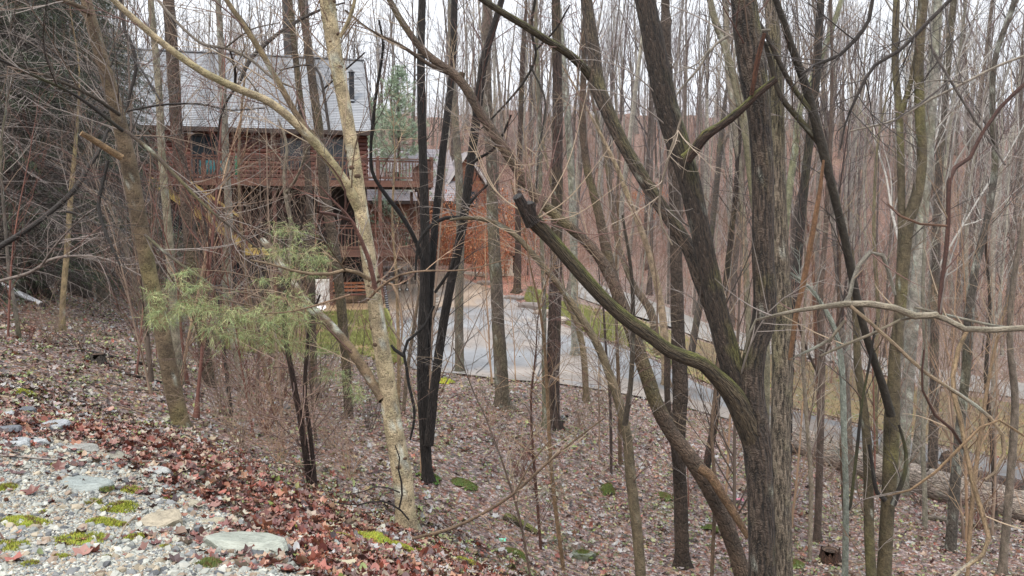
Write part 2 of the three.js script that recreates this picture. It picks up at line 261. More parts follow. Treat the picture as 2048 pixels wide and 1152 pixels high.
{ // paved and grassed strips
  const a = pnoise([6, 6], 301), b = pnoise([40, 40], 302), c = pnoise([200, 200], 303);
  const con = { map: tex(512, 512, (u, v) => { const q = 0.8 + 0.25 * (a(u, v) - 0.5) + 0.2 * (b(u, v) - 0.5) + 0.2 * (c(u, v) - 0.5); return [q, q, q]; }, true), bumpMap: tex(256, 256, (u, v) => { const q = c(u, v) * 0.6 + b(u, v) * 0.4; return [q, q, q]; }) };
  const drv = new THREE.MeshStandardMaterial({ ...con, bumpScale: 0.004, vertexColors: true, roughness: 0.5 });
  const stain = (x, z, k) => { // tan silt washed over wet grey concrete
    const n = fb3((x * 0.9 + z * 0.35) * 0.5, 2, (z - x * 0.3) * 1.6 * 0.35), d = -z, w = sstep(26, 41, d), t = clamp(sstep(0.52, 0.66, n) * 0.5 + w * 1.1 * sstep(0.3, 0.6, n + w * 0.25));
    const far = 1 - .38 * sstep(3, 8, x), along = x * .9 - z * .45, across = x * .45 + z * .9, g = far * (0.92 + 0.55 * (fb3(along * 0.12, 8, across * 1.3) - 0.5) + .4 * (fb3(x * .8, 21, z * .8) - .5) - .22 * sstep(.58, .68, fb3(x * .5 + 9, 13, z * .5))); return [lerp(0.225, 0.34, t) * g, lerp(0.234, 0.255, t) * g, lerp(0.245, 0.18, t) * g]; };
  const driveway = strip('driveway', DRIVE_N, DRIVE_F, drv, 24, 0.035, stain, 3); tag(driveway, 'wide wet concrete driveway with tan silt stains sloping down from the log house', 'driveway', null, 'structure');
  { const ca = new THREE.CatmullRomCurve3(DRIVE_N, false, 'centripetal'), cb = new THREE.CatmullRomCurve3(DRIVE_F, false, 'centripetal'), jm = std(.06, .058, .055, { roughness: .9 }), r = RNG(17); // joints and wandering cracks
    for (const [t0, t1, w, wob] of [[.13, .13, .014, .015], [.2, .2, .014, .015], [.265, .28, .014, .03], [.335, .33, .014, .015], [.42, .4, .014, .015], [.5, .5, .014, .015], [.3, .37, .009, .12], [.58, .58, .014, .015]]) { const p = [], ix = [], n = 26; for (let j = 0; j <= n; j++) { const t = lerp(t0, t1, j / n), a = ca.getPoint(t), b = cb.getPoint(t), q = .02 + .96 * j / n, x = lerp(a.x, b.x, q) + (r() - .5) * wob, z = lerp(a.z, b.z, q) + (r() - .5) * wob * .5, k = w * (.5 + r()); for (const s of [-1, 1]) p.push(x + s * k * 1.2, h(x, z) + .046, z + s * k * .6); if (j) { const o = j * 2; ix.push(o - 2, o - 1, o, o, o - 1, o + 1); } }
      const g = new THREE.BufferGeometry(); g.setAttribute('position', new THREE.Float32BufferAttribute(p, 3)); g.setIndex(ix); g.computeVertexNormals(); mesh('joint', g, jm, driveway); } }
  tag(strip('road', ROAD_N, ROAD_F, drv, 8, 0.04, (x, z) => { const g = 0.9 + 0.5 * (fb3(x * 0.3, 8, z) - 0.5); return [0.27 * g, 0.255 * g, 0.235 * g]; }, 3), 'narrow pale lane beyond the grass bank', 'road', null, 'structure');
  tag(strip('patio', PATIO_N, PATIO_F, drv, 8, 0.05, (x, z) => { const g = 0.85 + 0.6 * (fb3(x * 0.8, 8, z) - 0.5); return [0.36 * g, 0.25 * g, 0.15 * g]; }, 3), 'tan concrete patio under the raised deck', 'patio', null, 'structure');
  const gr = { map: tex(512, 512, (u, v) => { const q = b(u, v) * 0.5 + c(u, v) * 0.5, t = a(u, v); return [lerp(0.55, 1.1, q) * lerp(0.9, 1.15, t), lerp(0.6, 1.1, q), lerp(0.5, 0.9, q)]; }, true), bumpMap: con.bumpMap };
  const grass = new THREE.MeshStandardMaterial({ ...gr, bumpScale: 0.04, vertexColors: true, roughness: 0.9 });
  const gc = (x, z) => { const n = fb3(x * 0.5, 4, z * 0.7), m = sstep(0.5, 0.64, fb3(x * 1.1, 7, z * 1.1)); const w = sstep(3.5, 7.5, x); return [lerp(lerp(0.17, 0.19, m), .15, w) + n * 0.07, lerp(lerp(0.185, 0.12, m), .105, w) + n * 0.06, lerp(lerp(0.065, 0.085, m), .08, w)]; };
  tag(strip('lawn', LAWN_N, LAWN_F, grass, 14, 0.03, gc, 1.5), 'mossy yellow green lawn in front of the patio', 'lawn', null, 'structure');
  tag(strip('grass_bank', BAND_N, BAND_F, grass, 14, 0.03, gc, 1.5), 'yellow green grass bank between the driveway and the lane', 'grass', null, 'structure');
  // grass tufts standing in the two lawns
  const tb = new TB(), r = RNG(5); for (let k = 0; k < 9; k++) { const an = r() * 6.28, x = (r() - .5) * .08, z = (r() - .5) * .08, l = .05 + r() * .05, w = .008; const q = .7 + r() * .6; tb.tri(V(x - Math.cos(an) * w, 0, z - Math.sin(an) * w), V(x + Math.cos(an) * w, 0, z + Math.sin(an) * w), V(x + (r() - .5) * .06, l, z + (r() - .5) * .06), [.2 * q, .21 * q, .07 * q]); }
  const gm = new THREE.InstancedMesh(tb.geo(), vcol({ roughness: .9, side: THREE.DoubleSide }), 14000), M = new THREE.Matrix4(), Q = new THREE.Quaternion(), r2 = RNG(8); let n = 0;
  while (n < 14000) { const P = r2() < .35 ? LAWN : BAND, i = Math.floor(r2() * (P.length / 2)), pA = P[i], pB = P[P.length - 1 - i], pC = P[Math.min(P.length / 2 - 1, i + 1)], pD = P[P.length - 1 - Math.min(P.length / 2 - 1, i + 1)], s = r2(), t = r2();
    const x = lerp(lerp(pA.x, pC.x, s), lerp(pB.x, pD.x, s), t), z = lerp(lerp(pA.z, pC.z, s), lerp(pB.z, pD.z, s), t); if (x > 4 && r2() < .97) continue; if (r2() < sstep(0.5, 0.64, fb3(x * 1.1, 7, z * 1.1)) * .8) { if (r2() < .97) continue; }
    Q.setFromAxisAngle(V(0, 1, 0), r2() * 6.28); const sc = .7 + r2() * .9; M.compose(V(x, h(x, z) + .02, z), Q, V(sc * 1.4, sc, sc * 1.4)); gm.setMatrixAt(n++, M); }
  gm.name = 'lawn_grass'; gm.castShadow = gm.receiveShadow = true; scene.add(gm); tag(gm, 'short yellow green grass tufts on the lawn and bank', 'grass', null, 'stuff');
}

// ------------------------------------------------------------------ log house with decks, in its own frame (x along the front, z towards us)
const A14 = 14 * Math.PI / 180, HO = pix(268, 366, 32); HO.y = 0;
const woodTex = (() => { const a = pnoise([3, 60], 401), b = pnoise([8, 160], 402), c = pnoise([6, 6], 403); const f = (u, v) => a(u, v) * .5 + b(u, v) * .5;
  return { map: tex(256, 256, (u, v) => { const q = lerp(.6, 1.15, f(u, v)) * (.8 + .4 * c(u, v)); return [q, q, q]; }, true), bumpMap: tex(256, 256, (u, v) => { const q = f(u, v); return [q, q, q]; }) }; })();
const wood = (r, g, b, o) => { const m = std(r, g, b, { ...woodTex, bumpScale: .004, roughness: .75, ...o }); return m; };
const LOGM = [wood(.105, .036, .027), wood(.135, .046, .031), wood(.085, .03, .024)];
const DECKM = [wood(.105, .047, .033), wood(.135, .06, .04), wood(.09, .04, .03)];
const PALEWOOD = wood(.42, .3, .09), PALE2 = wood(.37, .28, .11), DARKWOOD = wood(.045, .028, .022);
const BOXG = {};
function boxG(w, hh, d) { const k = [w, hh, d].map((v) => v.toFixed(3)).join(); if (BOXG[k]) return BOXG[k];
  const c = Math.min(.012, w * .2, hh * .2, d * .2), X = w / 2, Y = hh / 2, Z = d / 2, s = new THREE.Shape();
  s.moveTo(-X + c, -Y); s.lineTo(X - c, -Y); s.lineTo(X, -Y + c); s.lineTo(X, Y - c); s.lineTo(X - c, Y); s.lineTo(-X + c, Y); s.lineTo(-X, Y - c); s.lineTo(-X, -Y + c);
  const g = new THREE.ExtrudeGeometry(s, { depth: d, bevelEnabled: false, steps: 1 }); g.translate(0, 0, -Z); return BOXG[k] = g; }
function bx(name, parent, m, w, hh, d, x, y, z, rz = 0, ry = 0) { const o = mesh(name, boxG(w, hh, d), m, parent); o.position.set(x, y, z); o.rotation.set(0, ry, rz); return o; }
const house = thing('log_house', 'dark red log house with grey shingle roof behind the leaning trees', 'house', V(HO.x, 0, HO.z), null, A14);
const rH = RNG(91), pick = (a, r = rH) => a[Math.floor(r() * a.length)];
const part = (name, parent) => { const g = new THREE.Group(); g.name = name; parent.add(g); return g; };
{
  const X0 = -3.6, X1 = 9.55, ZW = -2.4, ZB = -12.0, logG = new THREE.CylinderGeometry(1, 1, 1, 10, 1); logG.rotateZ(Math.PI / 2);
  // core behind the logs, and the dark storey below the deck
  const wallm = wood(.1, .036, .025);
  const front = part('wall', house); bx('wall_core', front, wallm, X1 - X0 - .1, 2.5, .16, (X0 + X1) / 2, 4.55, ZW - .1);
  const side = part('wall', house); bx('wall_core', side, wallm, .16, 2.5, ZW - ZB - .4, X1 - .12, 4.55, (ZW + ZB) / 2 - .1);
  for (let k = 0; k < 13; k++) { // log courses, each a log
    const y = 3.43 + k * .187; const o = mesh('log', logG, pick(LOGM), front); o.scale.set(X1 - X0, .098, .1); o.position.set((X0 + X1) / 2, y, ZW);
    const q = mesh('log', logG, pick(LOGM), side); q.rotation.y = Math.PI / 2; q.scale.set(ZW - ZB, .098, .1); q.position.set(X1, y + .09, (ZW + ZB) / 2); }
  // gable end above the side wall
  const gs = new THREE.Shape([[ZW, 0], [-7.2, 3.85], [ZB, 0]].map(([x, y]) => new THREE.Vector2(x, y))); const gg = new THREE.ExtrudeGeometry(gs, { depth: .16, bevelEnabled: false }); gg.rotateY(-Math.PI / 2); const ga = mesh('gable', gg, LOGM[0], house); ga.position.set(X1 + .02, 5.8, 0);
  const gL = mesh('gable', gg, LOGM[2], house); gL.position.set(X0 + .2, 5.8, 0);
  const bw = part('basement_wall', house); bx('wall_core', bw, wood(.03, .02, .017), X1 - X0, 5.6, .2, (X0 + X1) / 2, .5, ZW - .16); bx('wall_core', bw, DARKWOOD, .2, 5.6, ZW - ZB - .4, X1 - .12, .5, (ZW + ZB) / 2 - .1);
  // windows and doors on the deck storey
  const glass = std(.02, .025, .03, { roughness: .08, metalness: 0 }), frame = wood(.06, .05, .05);
  for (const [x, w, y, hh, n] of [[2.45, .95, 4.35, 1.95, 'door'], [6.35, 1.1, 4.62, 1.2, 'window'], [8.15, .9, 4.35, 1.95, 'door'], [-1.8, 1, 4.62, 1.15, 'window']]) {
    const g = part(n, house); bx('pane', g, glass, w, hh, .05, x, y, ZW + .09);
    for (const s of [-1, 1]) { bx('frame', g, frame, .1, hh + .2, .09, x + s * (w / 2 + .05), y, ZW + .1); bx('frame', g, frame, w - .004, .1, .09, x, y + s * (hh / 2 + .05), ZW + .1); }
    bx('muntin', g, frame, .05, hh - .01, .07, x, y, ZW + .1); }
  // a second dark door and windows under the deck
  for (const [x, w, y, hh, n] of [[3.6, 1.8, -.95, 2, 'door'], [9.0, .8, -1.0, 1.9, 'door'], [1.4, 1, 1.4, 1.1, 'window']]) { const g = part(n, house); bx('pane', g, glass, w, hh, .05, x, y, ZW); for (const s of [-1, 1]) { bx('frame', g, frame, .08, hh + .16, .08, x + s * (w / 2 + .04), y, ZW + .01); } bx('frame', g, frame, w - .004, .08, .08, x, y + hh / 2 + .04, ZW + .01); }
  // roof: shingle courses laid one above another, front and back
  const a = pnoise([64, 4], 501), b = pnoise([128, 64], 502), c2 = pnoise([7, 7], 503);
  const shT = { map: tex(512, 256, (u, v) => { const col = Math.floor(u * 32), q = .75 + .35 * hash3(col, 3, Math.floor(v * 4)) * .8 + .25 * (b(u, v) - .5) + .6 * (c2(u, v) - .5) - ((u * 32) % 1 < .08 ? .1 : 0); return [q, q, q * 1.01]; }, true) };
  const SH = [0, 1, 2].map((k) => { const m = std(.19 + .018 * k, .2 + .018 * k, .215 + .018 * k, { ...shT, roughness: .8 }); return m; });
  const rise = 9.89 - 5.66, run = 5.3, L = Math.hypot(rise, run), ang = Math.atan2(rise, run), NC = 46, W = X1 + .22 - X0 + .3;
  const sg = boxG(1, .03, 1).clone(); sg.scale(W, 1, L / NC * 1.18); { const p = sg.attributes.position, u = sg.attributes.uv; for (let i = 0; i < p.count; i++) u.setXY(i, p.getX(i) / 5, p.getZ(i) / 1.2); }
  const sgB = sg;
  for (const s of [1, -1]) {
    const sl = part('roof_slope', house), deckB = mesh('sheathing', boxG(W - .05, .08, L - .05), DARKWOOD, sl);
    const zc = -7.2 + s * run / 2, yc = (9.89 + 5.66) / 2; deckB.position.set((X0 + X1) / 2 + .05, yc - .09, zc); deckB.rotation.x = s * ang;
    for (let k = 0; k < (s > 0 ? NC : 12); k++) { const t = (k + .5) / (s > 0 ? NC : 12), o = mesh('shingle_course', sgB, SH[Math.floor(rH() * 3)], sl); if (s < 0) o.scale.z = NC / 12;
      o.position.set((X0 + X1) / 2 - .03 + (k % 2) * .002, 5.66 + rise * t + .028, -7.2 + s * run * (1 - t)); o.rotation.x = s * (ang - (s > 0 ? .11 : .02)); }
    const fb = bx('fascia', sl, DARKWOOD, W, .2, .035, (X0 + X1) / 2, 5.6, -7.2 + s * (run + .03));
  }
  bx('ridge_cap', house, SH[2], W, .06, .28, (X0 + X1) / 2, 9.95, -7.2);
  for (const s of [1, -1]) { const o = bx('barge_board', house, DARKWOOD, .05, .24, L, X1 + .3, 7.7, -7.2 + s * run / 2); o.rotation.set(s * ang, 0, 0); }
  const so = bx('soffit', house, DARKWOOD, W - .1, .04, .55, (X0 + X1) / 2, 5.6, ZW + .22);
  // gutter light: small white light fitting under the eave, and the stove pipe on the roof
  const blk = std(.025, .025, .028, { roughness: .4, metalness: .6 }), sp = part('stove_pipe', house);
  let o = mesh('flue', new THREE.CylinderGeometry(.125, .125, 2.35, 16), blk, sp); o.position.set(9.0, 7.5, -3.9); o = mesh('flashing', new THREE.CylinderGeometry(.15, .27, .3, 16), std(.3, .32, .35, { metalness: .7, roughness: .4 }), sp); o.position.set(9.0, 7.05, -3.9);
  o = mesh('collar', new THREE.CylinderGeometry(.15, .15, .06, 16), std(.4, .42, .45, { metalness: .7, roughness: .4 }), sp); o.position.set(9.0, 7.35, -3.9); o = mesh('rain_cap', new THREE.CylinderGeometry(.05, .2, .14, 16), blk, sp); o.position.set(9.0, 8.75, -3.9);
  o = mesh('floodlight', new THREE.SphereGeometry(.09, 12, 8), std(.8, .8, .78), house); o.position.set(1.95, 5.42, ZW + .3); o.scale.set(1.6, .6, 1);
}
{ // decks belong to the house
  const g = part('upper_deck', house), low = part('lower_deck', house), DX = 12.3;
  const railRun = (P, x0, x1, z, y, hgt, along, gap) => { // posts, rails, balusters
    const L = x1 - x0, n = Math.round(L / .145), put = (name, m, w, hh, d, t, yy) => along === 'x' ? bx(name, P, m, w, hh, d, t, yy, z) : bx(name, P, m, d, hh, w, z, yy, t);
    put('top_rail', pick(DECKM), L, .045, .14, (x0 + x1) / 2, y + hgt); put('rail', pick(DECKM), L, .085, .04, (x0 + x1) / 2, y + hgt - .11); put('rail', pick(DECKM), L, .085, .04, (x0 + x1) / 2, y + .12);
    for (let k = 0; k <= n; k++) { if (gap && gap(x0 + k * L / n)) continue; put('baluster', pick(DECKM), .042, hgt - .15, .034, x0 + k * L / n, y + hgt / 2 - .02); }
    for (let k = 0; k <= Math.round(L / 2.45); k++) put('post', pick(DECKM), .11, hgt + .1, .11, x0 + k * L / Math.round(L / 2.45), y + hgt / 2 + .05);
  };
  for (let k = 0; k < 17; k++) bx('deck_board', g, pick(DECKM), DX, .035, .135, DX / 2, 3.345, -.08 - k * .141);
  for (let k = 0; k < 30; k++) bx('deck_board', g, pick(DECKM), 2.55, .035, .135, 11.02, 3.345, -2.5 - k * .141);
  bx('fascia', g, DECKM[1], DX + .06, .26, .045, DX / 2, 3.2, .03); bx('fascia', g, DECKM[1], .045, .26, 6.6, DX + .03, 3.2, -3.3);
  bx('beam', g, DARKWOOD, DX, .24, .1, DX / 2, 3.1, -.35); for (let k = 0; k < 21; k++) bx('joist', g, DARKWOOD, .045, .2, 2.3, .2 + k * .6, 3.2, -1.2);
  railRun(g, .3, DX, -.05, 3.36, .95, 'x'); railRun(g, -6.5, -.1, DX - .05, 3.36, .95, 'z');
  const fall = (x, z) => { const c = Math.cos(A14), s = Math.sin(A14); return h(HO.x + x * c + z * s, HO.z - x * s + z * c); };
  for (const [x, z] of [[.54, -.15], [2.97, -.15], [5.49, -.15], [9.98, -.15], [12.1, -.15], [12.1, -3.2], [12.1, -6.3], [7.8, -.15]]) { const y0 = fall(x, z) - .1; bx('post', g, pick(DECKM), .15, 3.08 - y0, .15, x, (3.08 + y0) / 2, z); }
  for (let k = 0; k < 19; k++) bx('deck_board', low, pick(DECKM), 4.5, .035, .135, 10.0, .28, -.08 - k * .141);
  bx('fascia', low, DECKM[0], 4.56, .28, .045, 10.0, .13, .03); railRun(low, 7.85, 12.2, -.05, .3, 1.08, 'x'); railRun(low, -2.6, -.1, 12.2, .3, 1.08, 'z');
  for (let k = 0; k < 8; k++) bx('joist', low, DARKWOOD, .045, .2, 2.5, 7.9 + k * .6, .14, -1.3);
  // stairs: treated pale stringers from the deck down to a landing, then back to the ground
  const st = part('staircase', house), x0 = .85, y0 = 3.15, x1 = 4.35, y1 = .5, zs = .35, L = Math.hypot(x1 - x0, y1 - y0), an = Math.atan2(y1 - y0, x1 - x0);
  for (const z of [zs + .5, zs - .35]) bx('stringer', st, z > zs ? PALEWOOD : PALE2, L + .3, .28, .05, (x0 + x1) / 2, (y0 + y1) / 2, z, an);
  for (let k = 0; k < 12; k++) bx('tread', st, PALE2, .3, .04, .8, lerp(x0, x1, (k + .5) / 12), lerp(y0, y1, (k + .5) / 12) + .16, zs + .07);
  bx('handrail', st, PALEWOOD, L * .62, .1, .06, lerp(x0, x1, .66), lerp(y0, y1, .66) + 1.1, zs + .55, an); bx('handrail', st, DECKM[0], L * .5, .1, .06, lerp(x0, x1, .25), lerp(y0, y1, .25) + .98, zs + .5, an);
  for (let k = 0; k < 22; k++) bx('baluster', st, pick(DECKM), .04, .95, .04, lerp(x0, x1, (k + 1) / 23), lerp(y0, y1, (k + 1) / 23) + .62, zs + .53);
  for (const [x, y] of [[.6, 3.4], [2.75, 2.0], [4.4, .7]]) bx('newel', st, pick(DECKM), .11, 1.4, .11, x, y, zs + .6);
  bx('post', st, PALEWOOD, .1, 1.3, .1, 2.98, 2.1, zs + .56);
  bx('landing', st, PALEWOOD, 1.3, .24, .05, 4.9, .28, zs + .75); for (let k = 0; k < 8; k++) bx('landing_board', st, PALE2, 1.3, .035, .135, 4.9, .42, zs + .68 - k * .142);
  for (const x of [4.3, 5.5]) { const yb = fall(x, zs + .6) - .1; bx('post', st, pick(DECKM), .13, .2 - yb, .13, x, (.2 + yb) / 2, zs + .6); }
  const xb = 4.2, xe = 1.9, ye = fall(xe, .9), L2 = Math.hypot(xb - xe, .3 - ye), an2 = Math.atan2(.3 - ye, xb - xe); // lower flight
  for (const z of [-.55, .25]) bx('stringer', st, DECKM[2], L2, .26, .05, (xb + xe) / 2, (.3 + ye) / 2, z, an2);
  for (let k = 0; k < 10; k++) bx('tread', st, DECKM[2], .28, .04, .8, lerp(xe, xb, (k + .5) / 10), lerp(ye, .3, (k + .5) / 10) + .15, -.15);
  bx('handrail', st, DECKM[1], L2, .09, .06, (xb + xe) / 2, (.3 + ye) / 2 + 1.05, .3, an2); for (let k = 0; k < 17; k++) bx('baluster', st, pick(DECKM), .04, .95, .04, lerp(xe, xb, (k + .5) / 17), lerp(ye, .3, (k + .5) / 17) + .6, .3);
  // slatted skirt under the left end of the deck
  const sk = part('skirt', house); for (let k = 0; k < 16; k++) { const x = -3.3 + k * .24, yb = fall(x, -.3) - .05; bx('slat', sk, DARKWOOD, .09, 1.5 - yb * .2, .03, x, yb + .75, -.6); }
}
// things on and under the decks
const hp = (x, y, z) => V(HO.x + x * Math.cos(A14) + z * Math.sin(A14), y, HO.z - x * Math.sin(A14) + z * Math.cos(A14));
{
  const teal = std(.012, .12, .14, { roughness: .5 }), wht = std(.75, .75, .73, { roughness: .4 });
  let g = thing('storage_bench', 'teal plastic bench with white feet on the upper deck', 'bench', hp(2.9, 3.365, -.75), null, A14);
  bx('seat', g, teal, .95, .14, .42, 0, .34, 0); bx('backrest', g, teal, .95, .4, .07, 0, .6, -.2); bx('front_panel', g, teal, .9, .18, .04, 0, .19, .17); for (const x of [-.36, .36]) { const f = mesh('foot', new THREE.SphereGeometry(.08, 10, 8), wht, g); f.position.set(x, .08, .1); f.scale.set(1.3, .9, 1.6); }
  g = thing('garden_umbrella', 'small furled green umbrella standing behind the deck railing', 'umbrella', hp(3.95, 3.365, -.5), null, A14);
  const lg = new THREE.LatheGeometry([[.0, 1.0], [.03, .98], [.07, .75], [.1, .5], [.08, .3], [.13, .18], [.02, .16]].map(([x, y]) => new THREE.Vector2(x, y)), 9); mesh('canopy', lg, std(.01, .3, .16), g);
  const po = mesh('pole', new THREE.CylinderGeometry(.018, .018, 1.1, 8), std(.5, .5, .48), g); po.position.y = .55; const ba = mesh('base', new THREE.CylinderGeometry(.1, .14, .1, 14), std(.1, .1, .1), g); ba.position.y = .05;
  g = thing('deck_chair', 'dark slatted deck chair behind the right end of the railing', 'chair', hp(10.6, 3.365, -1.1), null, A14 - .4);
  for (let k = 0; k < 5; k++) bx('slat', g, DARKWOOD, .5, .025, .08, 0, .42, -.2 + k * .1); for (let k = 0; k < 5; k++) bx('slat', g, std(.3, .3, .31), .08, .6, .025, -.2 + k * .1, .75, -.27); for (const [x, z] of [[-.24, -.24], [.24, -.24], [-.24, .22], [.24, .22]]) bx('leg', g, DARKWOOD, .05, .42, .05, x, .21, z);
  // white cabinet under the deck
  const at = (px, py) => { const p = hit(px, py); return p; };
  g = thing('storage_cabinet', 'white upright cabinet under the deck beside the patio', 'cabinet', at(648, 606), null, A14);
  bx('body', g, wht, .72, 1.0, .6, 0, .5, 0); bx('lid', g, wht, .78, .07, .66, 0, 1.035, 0); bx('door', g, std(.68, .69, .7, { roughness: .4 }), .64, .86, .02, 0, .5, .31); const hd = mesh('handle', new THREE.CylinderGeometry(.015, .015, .16, 8), std(.2, .2, .2), g); hd.position.set(.24, .55, .335);
  // porch bench with slatted back
  g = thing('wooden_bench', 'reddish wooden bench with open back standing on the tan patio', 'bench', at(705, 609), null, A14);
  for (let k = 0; k < 4; k++) bx('seat_slat', g, LOGM[1], 1.9, .035, .11, 0, .45, -.18 + k * .125); for (let k = 0; k < 3; k++) bx('back_slat', g, wood(.3, .11, .05), 1.9, .1, .03, 0, .62 + k * .16, -.28); for (const x of [-.9, .9]) { bx('leg', g, DARKWOOD, .08, .95, .08, x, .475, -.25); bx('leg', g, DARKWOOD, .08, .62, .08, x, .31, .22); bx('arm', g, LOGM[1], .1, .04, .55, x, .64, 0); }
  // kettle grill with two white-hubbed wheels
  g = thing('charcoal_grill', 'small black kettle grill with a pale wheel by the stone wall', 'grill', at(806, 582), null, .3);
  const blk = std(.02, .02, .022, { roughness: .35 }); let o = mesh('bowl', new THREE.SphereGeometry(.24, 18, 8, 0, 6.3, Math.PI / 2, Math.PI / 2), blk, g); o.position.y = .55; o = mesh('lid', new THREE.SphereGeometry(.245, 18, 8, 0, 6.3, 0, Math.PI / 2), blk, g); o.position.y = .565;
  for (let k = 0; k < 3; k++) { o = mesh('leg', new THREE.CylinderGeometry(.014, .014, .6, 6), blk, g); o.position.set(Math.cos(k * 2.1) * .17, .29, Math.sin(k * 2.1) * .17); } for (const s of [-1, 1]) { const w = mesh('wheel', new THREE.TorusGeometry(.07, .025, 8, 16), blk, g); w.position.set(s * .18, .09, .15); const hb = mesh('hub', new THREE.CylinderGeometry(.05, .05, .03, 12), wht, w); hb.rotation.x = Math.PI / 2; }
  // corrugated downspout drain
  g = thing('drain_pipe', 'black corrugated drain pipe with pale ribs running down beside the deck post', 'pipe', at(771, 622)); const dt = new TB();
  for (let k = 0; k < 14; k++) { const p0 = V(-.05 + k * .012, 1.3 - k * .095, .05), R = .075; dt.tube([p0, p0.clone().add(V(.003, -.045, 0)), p0.clone().add(V(.006, -.05, 0)), p0.clone().add(V(.011, -.09, 0))], [R, R, R * .8, R * .8], { sides: 10, col: (x, y, z, n, t) => t < .5 ? [.03, .03, .035] : [.3, .31, .34] }); } mesh('hose', dt.geo(), vcol({ roughness: .5 }), g);
  // stacked stone pillar and boulder wall
  const stoneM = [std(.2, .16, .13), std(.28, .24, .2), std(.14, .12, .11), std(.33, .3, .27)], rr = RNG(64);
  const rock = (seed, q = .35) => { const gg = new THREE.IcosahedronGeometry(1, 2), p = gg.attributes.position; for (let i = 0; i < p.count; i++) { const v = V(p.getX(i), p.getY(i), p.getZ(i)), m = 1 + q * (fb3(v.x * 1.2 + seed * 9, v.y * 1.2, v.z * 1.2) - .5) * 2; v.multiplyScalar(m); v.clampLength(0, 1.1); p.setXYZ(i, clamp(v.x, -.8, .8), clamp(v.y, -.75, .75), clamp(v.z, -.8, .8)); } gg.computeVertexNormals(); return gg; };
  const rk = [0, 1, 2, 3].map((k) => rock(k));
  g = thing('stone_pillar', 'short square pillar of stacked stones at the driveway edge', 'pillar', at(868, 622), null, .2);
  for (let k = 0; k < 7; k++) for (let j = 0; j < 4; j++) { o = mesh('stone', pick(rk, rr), pick(stoneM, rr), g); o.position.set((j % 2 - .5) * .17, .06 + k * .115, (j < 2 ? -.5 : .5) * .17); o.scale.set(.11 + rr() * .02, .075, .11); o.rotation.y = rr() * .5 + (k % 2) * 1.57; }
  o = mesh('capstone', boxG(.42, .07, .42), stoneM[1], g); o.position.y = .85;
  g = thing('stone_wall', 'low wall of rounded grey boulders beside the deck', 'wall', at(790, 575));
  for (let k = 0; k < 46; k++) { o = mesh('stone', pick(rk, rr), pick(stoneM, rr), g); const lay = Math.floor(k / 12); o.position.set(-1.7 + (k % 12) * .27 + (lay % 2) * .12, .12 + lay * .25, -1 + rr() * .12 - lay * .06); o.scale.set(.19, .15, .17); o.rotation.set(rr() * .4, rr() * 6, rr() * .4); }
  // flat stones along the far edge of the driveway
  for (const [px, py, w, hh, l] of [[945, 556, 1.9, .22, 'long flat edging stone at the top end of the driveway'], [978, 574, 1.3, .2, 'pale edging stone where the driveway bends past a grey trunk'], [1030, 604, .9, .18, 'flat edging stone right of the thick grey trunk'], [1063, 622, 1.1, .24, 'broad flat edging stone with a shadowed underside'], [1090, 636, .8, .22, 'dark flat edging stone at the lower end of the row'], [1120, 650, .7, .2, 'small mossy edging stone lowest along the driveway edge']]) {
    const p = hit(px, py - 4); o = mesh('edging_stone', pick(rk, rr), pick(stoneM, rr)); o.position.copy(p).add(V(0, hh * .3, -.3)); o.scale.set(w / 1.6, hh / 1.1, .42); o.rotation.y = -.55; tag(o, l, 'stone', null); }
  // garage wing and small shed farther back
  const GO = pix(860, 405, 47); GO.y = 0; const ga = thing('garage', 'low building with pinkish grey roof and red log gable beyond the dark trunks', 'garage', GO, null, A14);
  const gh = 2.75, rt = 6.2, run = 4.2, X0 = -4.2, X1 = 1.9, rs = rt - gh, L = Math.hypot(rs, run), an = Math.atan2(rs, run), shm = [std(.22, .2, .21), std(.24, .215, .225), std(.2, .185, .2)];
  for (const s of [1, -1]) { const sl = part('roof_slope', ga), b = bx('sheathing', sl, DARKWOOD, X1 - X0 - .05, .08, L, (X0 + X1) / 2, (gh + rt) / 2 - .08, -run + s * run / 2); b.rotation.set(s * an, 0, 0); for (let k = 0; k < 30; k++) { const t = (k + .5) / 30, q = bx('shingle_course', sl, shm[Math.floor(rr() * 3)], X1 - X0, .03, L / 30 * 1.2, (X0 + X1) / 2, gh + rs * t + .02, -run + s * run * (1 - t)); q.rotation.set(s * (an - .1), 0, 0); } bx('fascia', sl, DARKWOOD, X1 - X0, .2, .04, (X0 + X1) / 2, gh - .08, -run + s * (run + .03)); }
  const lw = part('wall', ga); for (let k = 0; k < 24; k++) bx('log', lw, wood(.17 + .04 * rr(), .075, .04), X1 - X0 - .3, .19, .16, (X0 + X1) / 2, -1.7 + k * .19, -.5);
  // front gable wing
  const gx = 2.55, gw = 1.75, gt = 5.6, gm = part('gable_wing', ga); const orange = [wood(.2, .075, .04), wood(.17, .06, .035), wood(.23, .1, .05)];
  for (let k = 0; k < 38; k++) { const y = -1.7 + k * .19, w = y < 2.7 ? gw * 2 : gw * 2 * (gt - y) / (gt - 2.7); if (w > .15) bx('log', gm, orange[Math.floor(rr() * 3)], w, .185, .14, gx, y, -1.6); }
  for (const s of [-1, 1]) { const q = bx('barge_board', gm, std(.42, .4, .4), Math.hypot(gw + .3, gt - 2.5), .16, .06, gx + s * (gw + .3) / 2, (gt + 2.5) / 2 + .2, -1.3, -s * Math.atan2(gt - 2.5, gw + .3)); const rf = bx('roof_panel', gm, shm[0], Math.hypot(gw + .3, gt - 2.5), .06, 4, gx + s * (gw + .3) / 2, (gt + 2.5) / 2 + .3, -3.3, -s * Math.atan2(gt - 2.5, gw + .3)); }
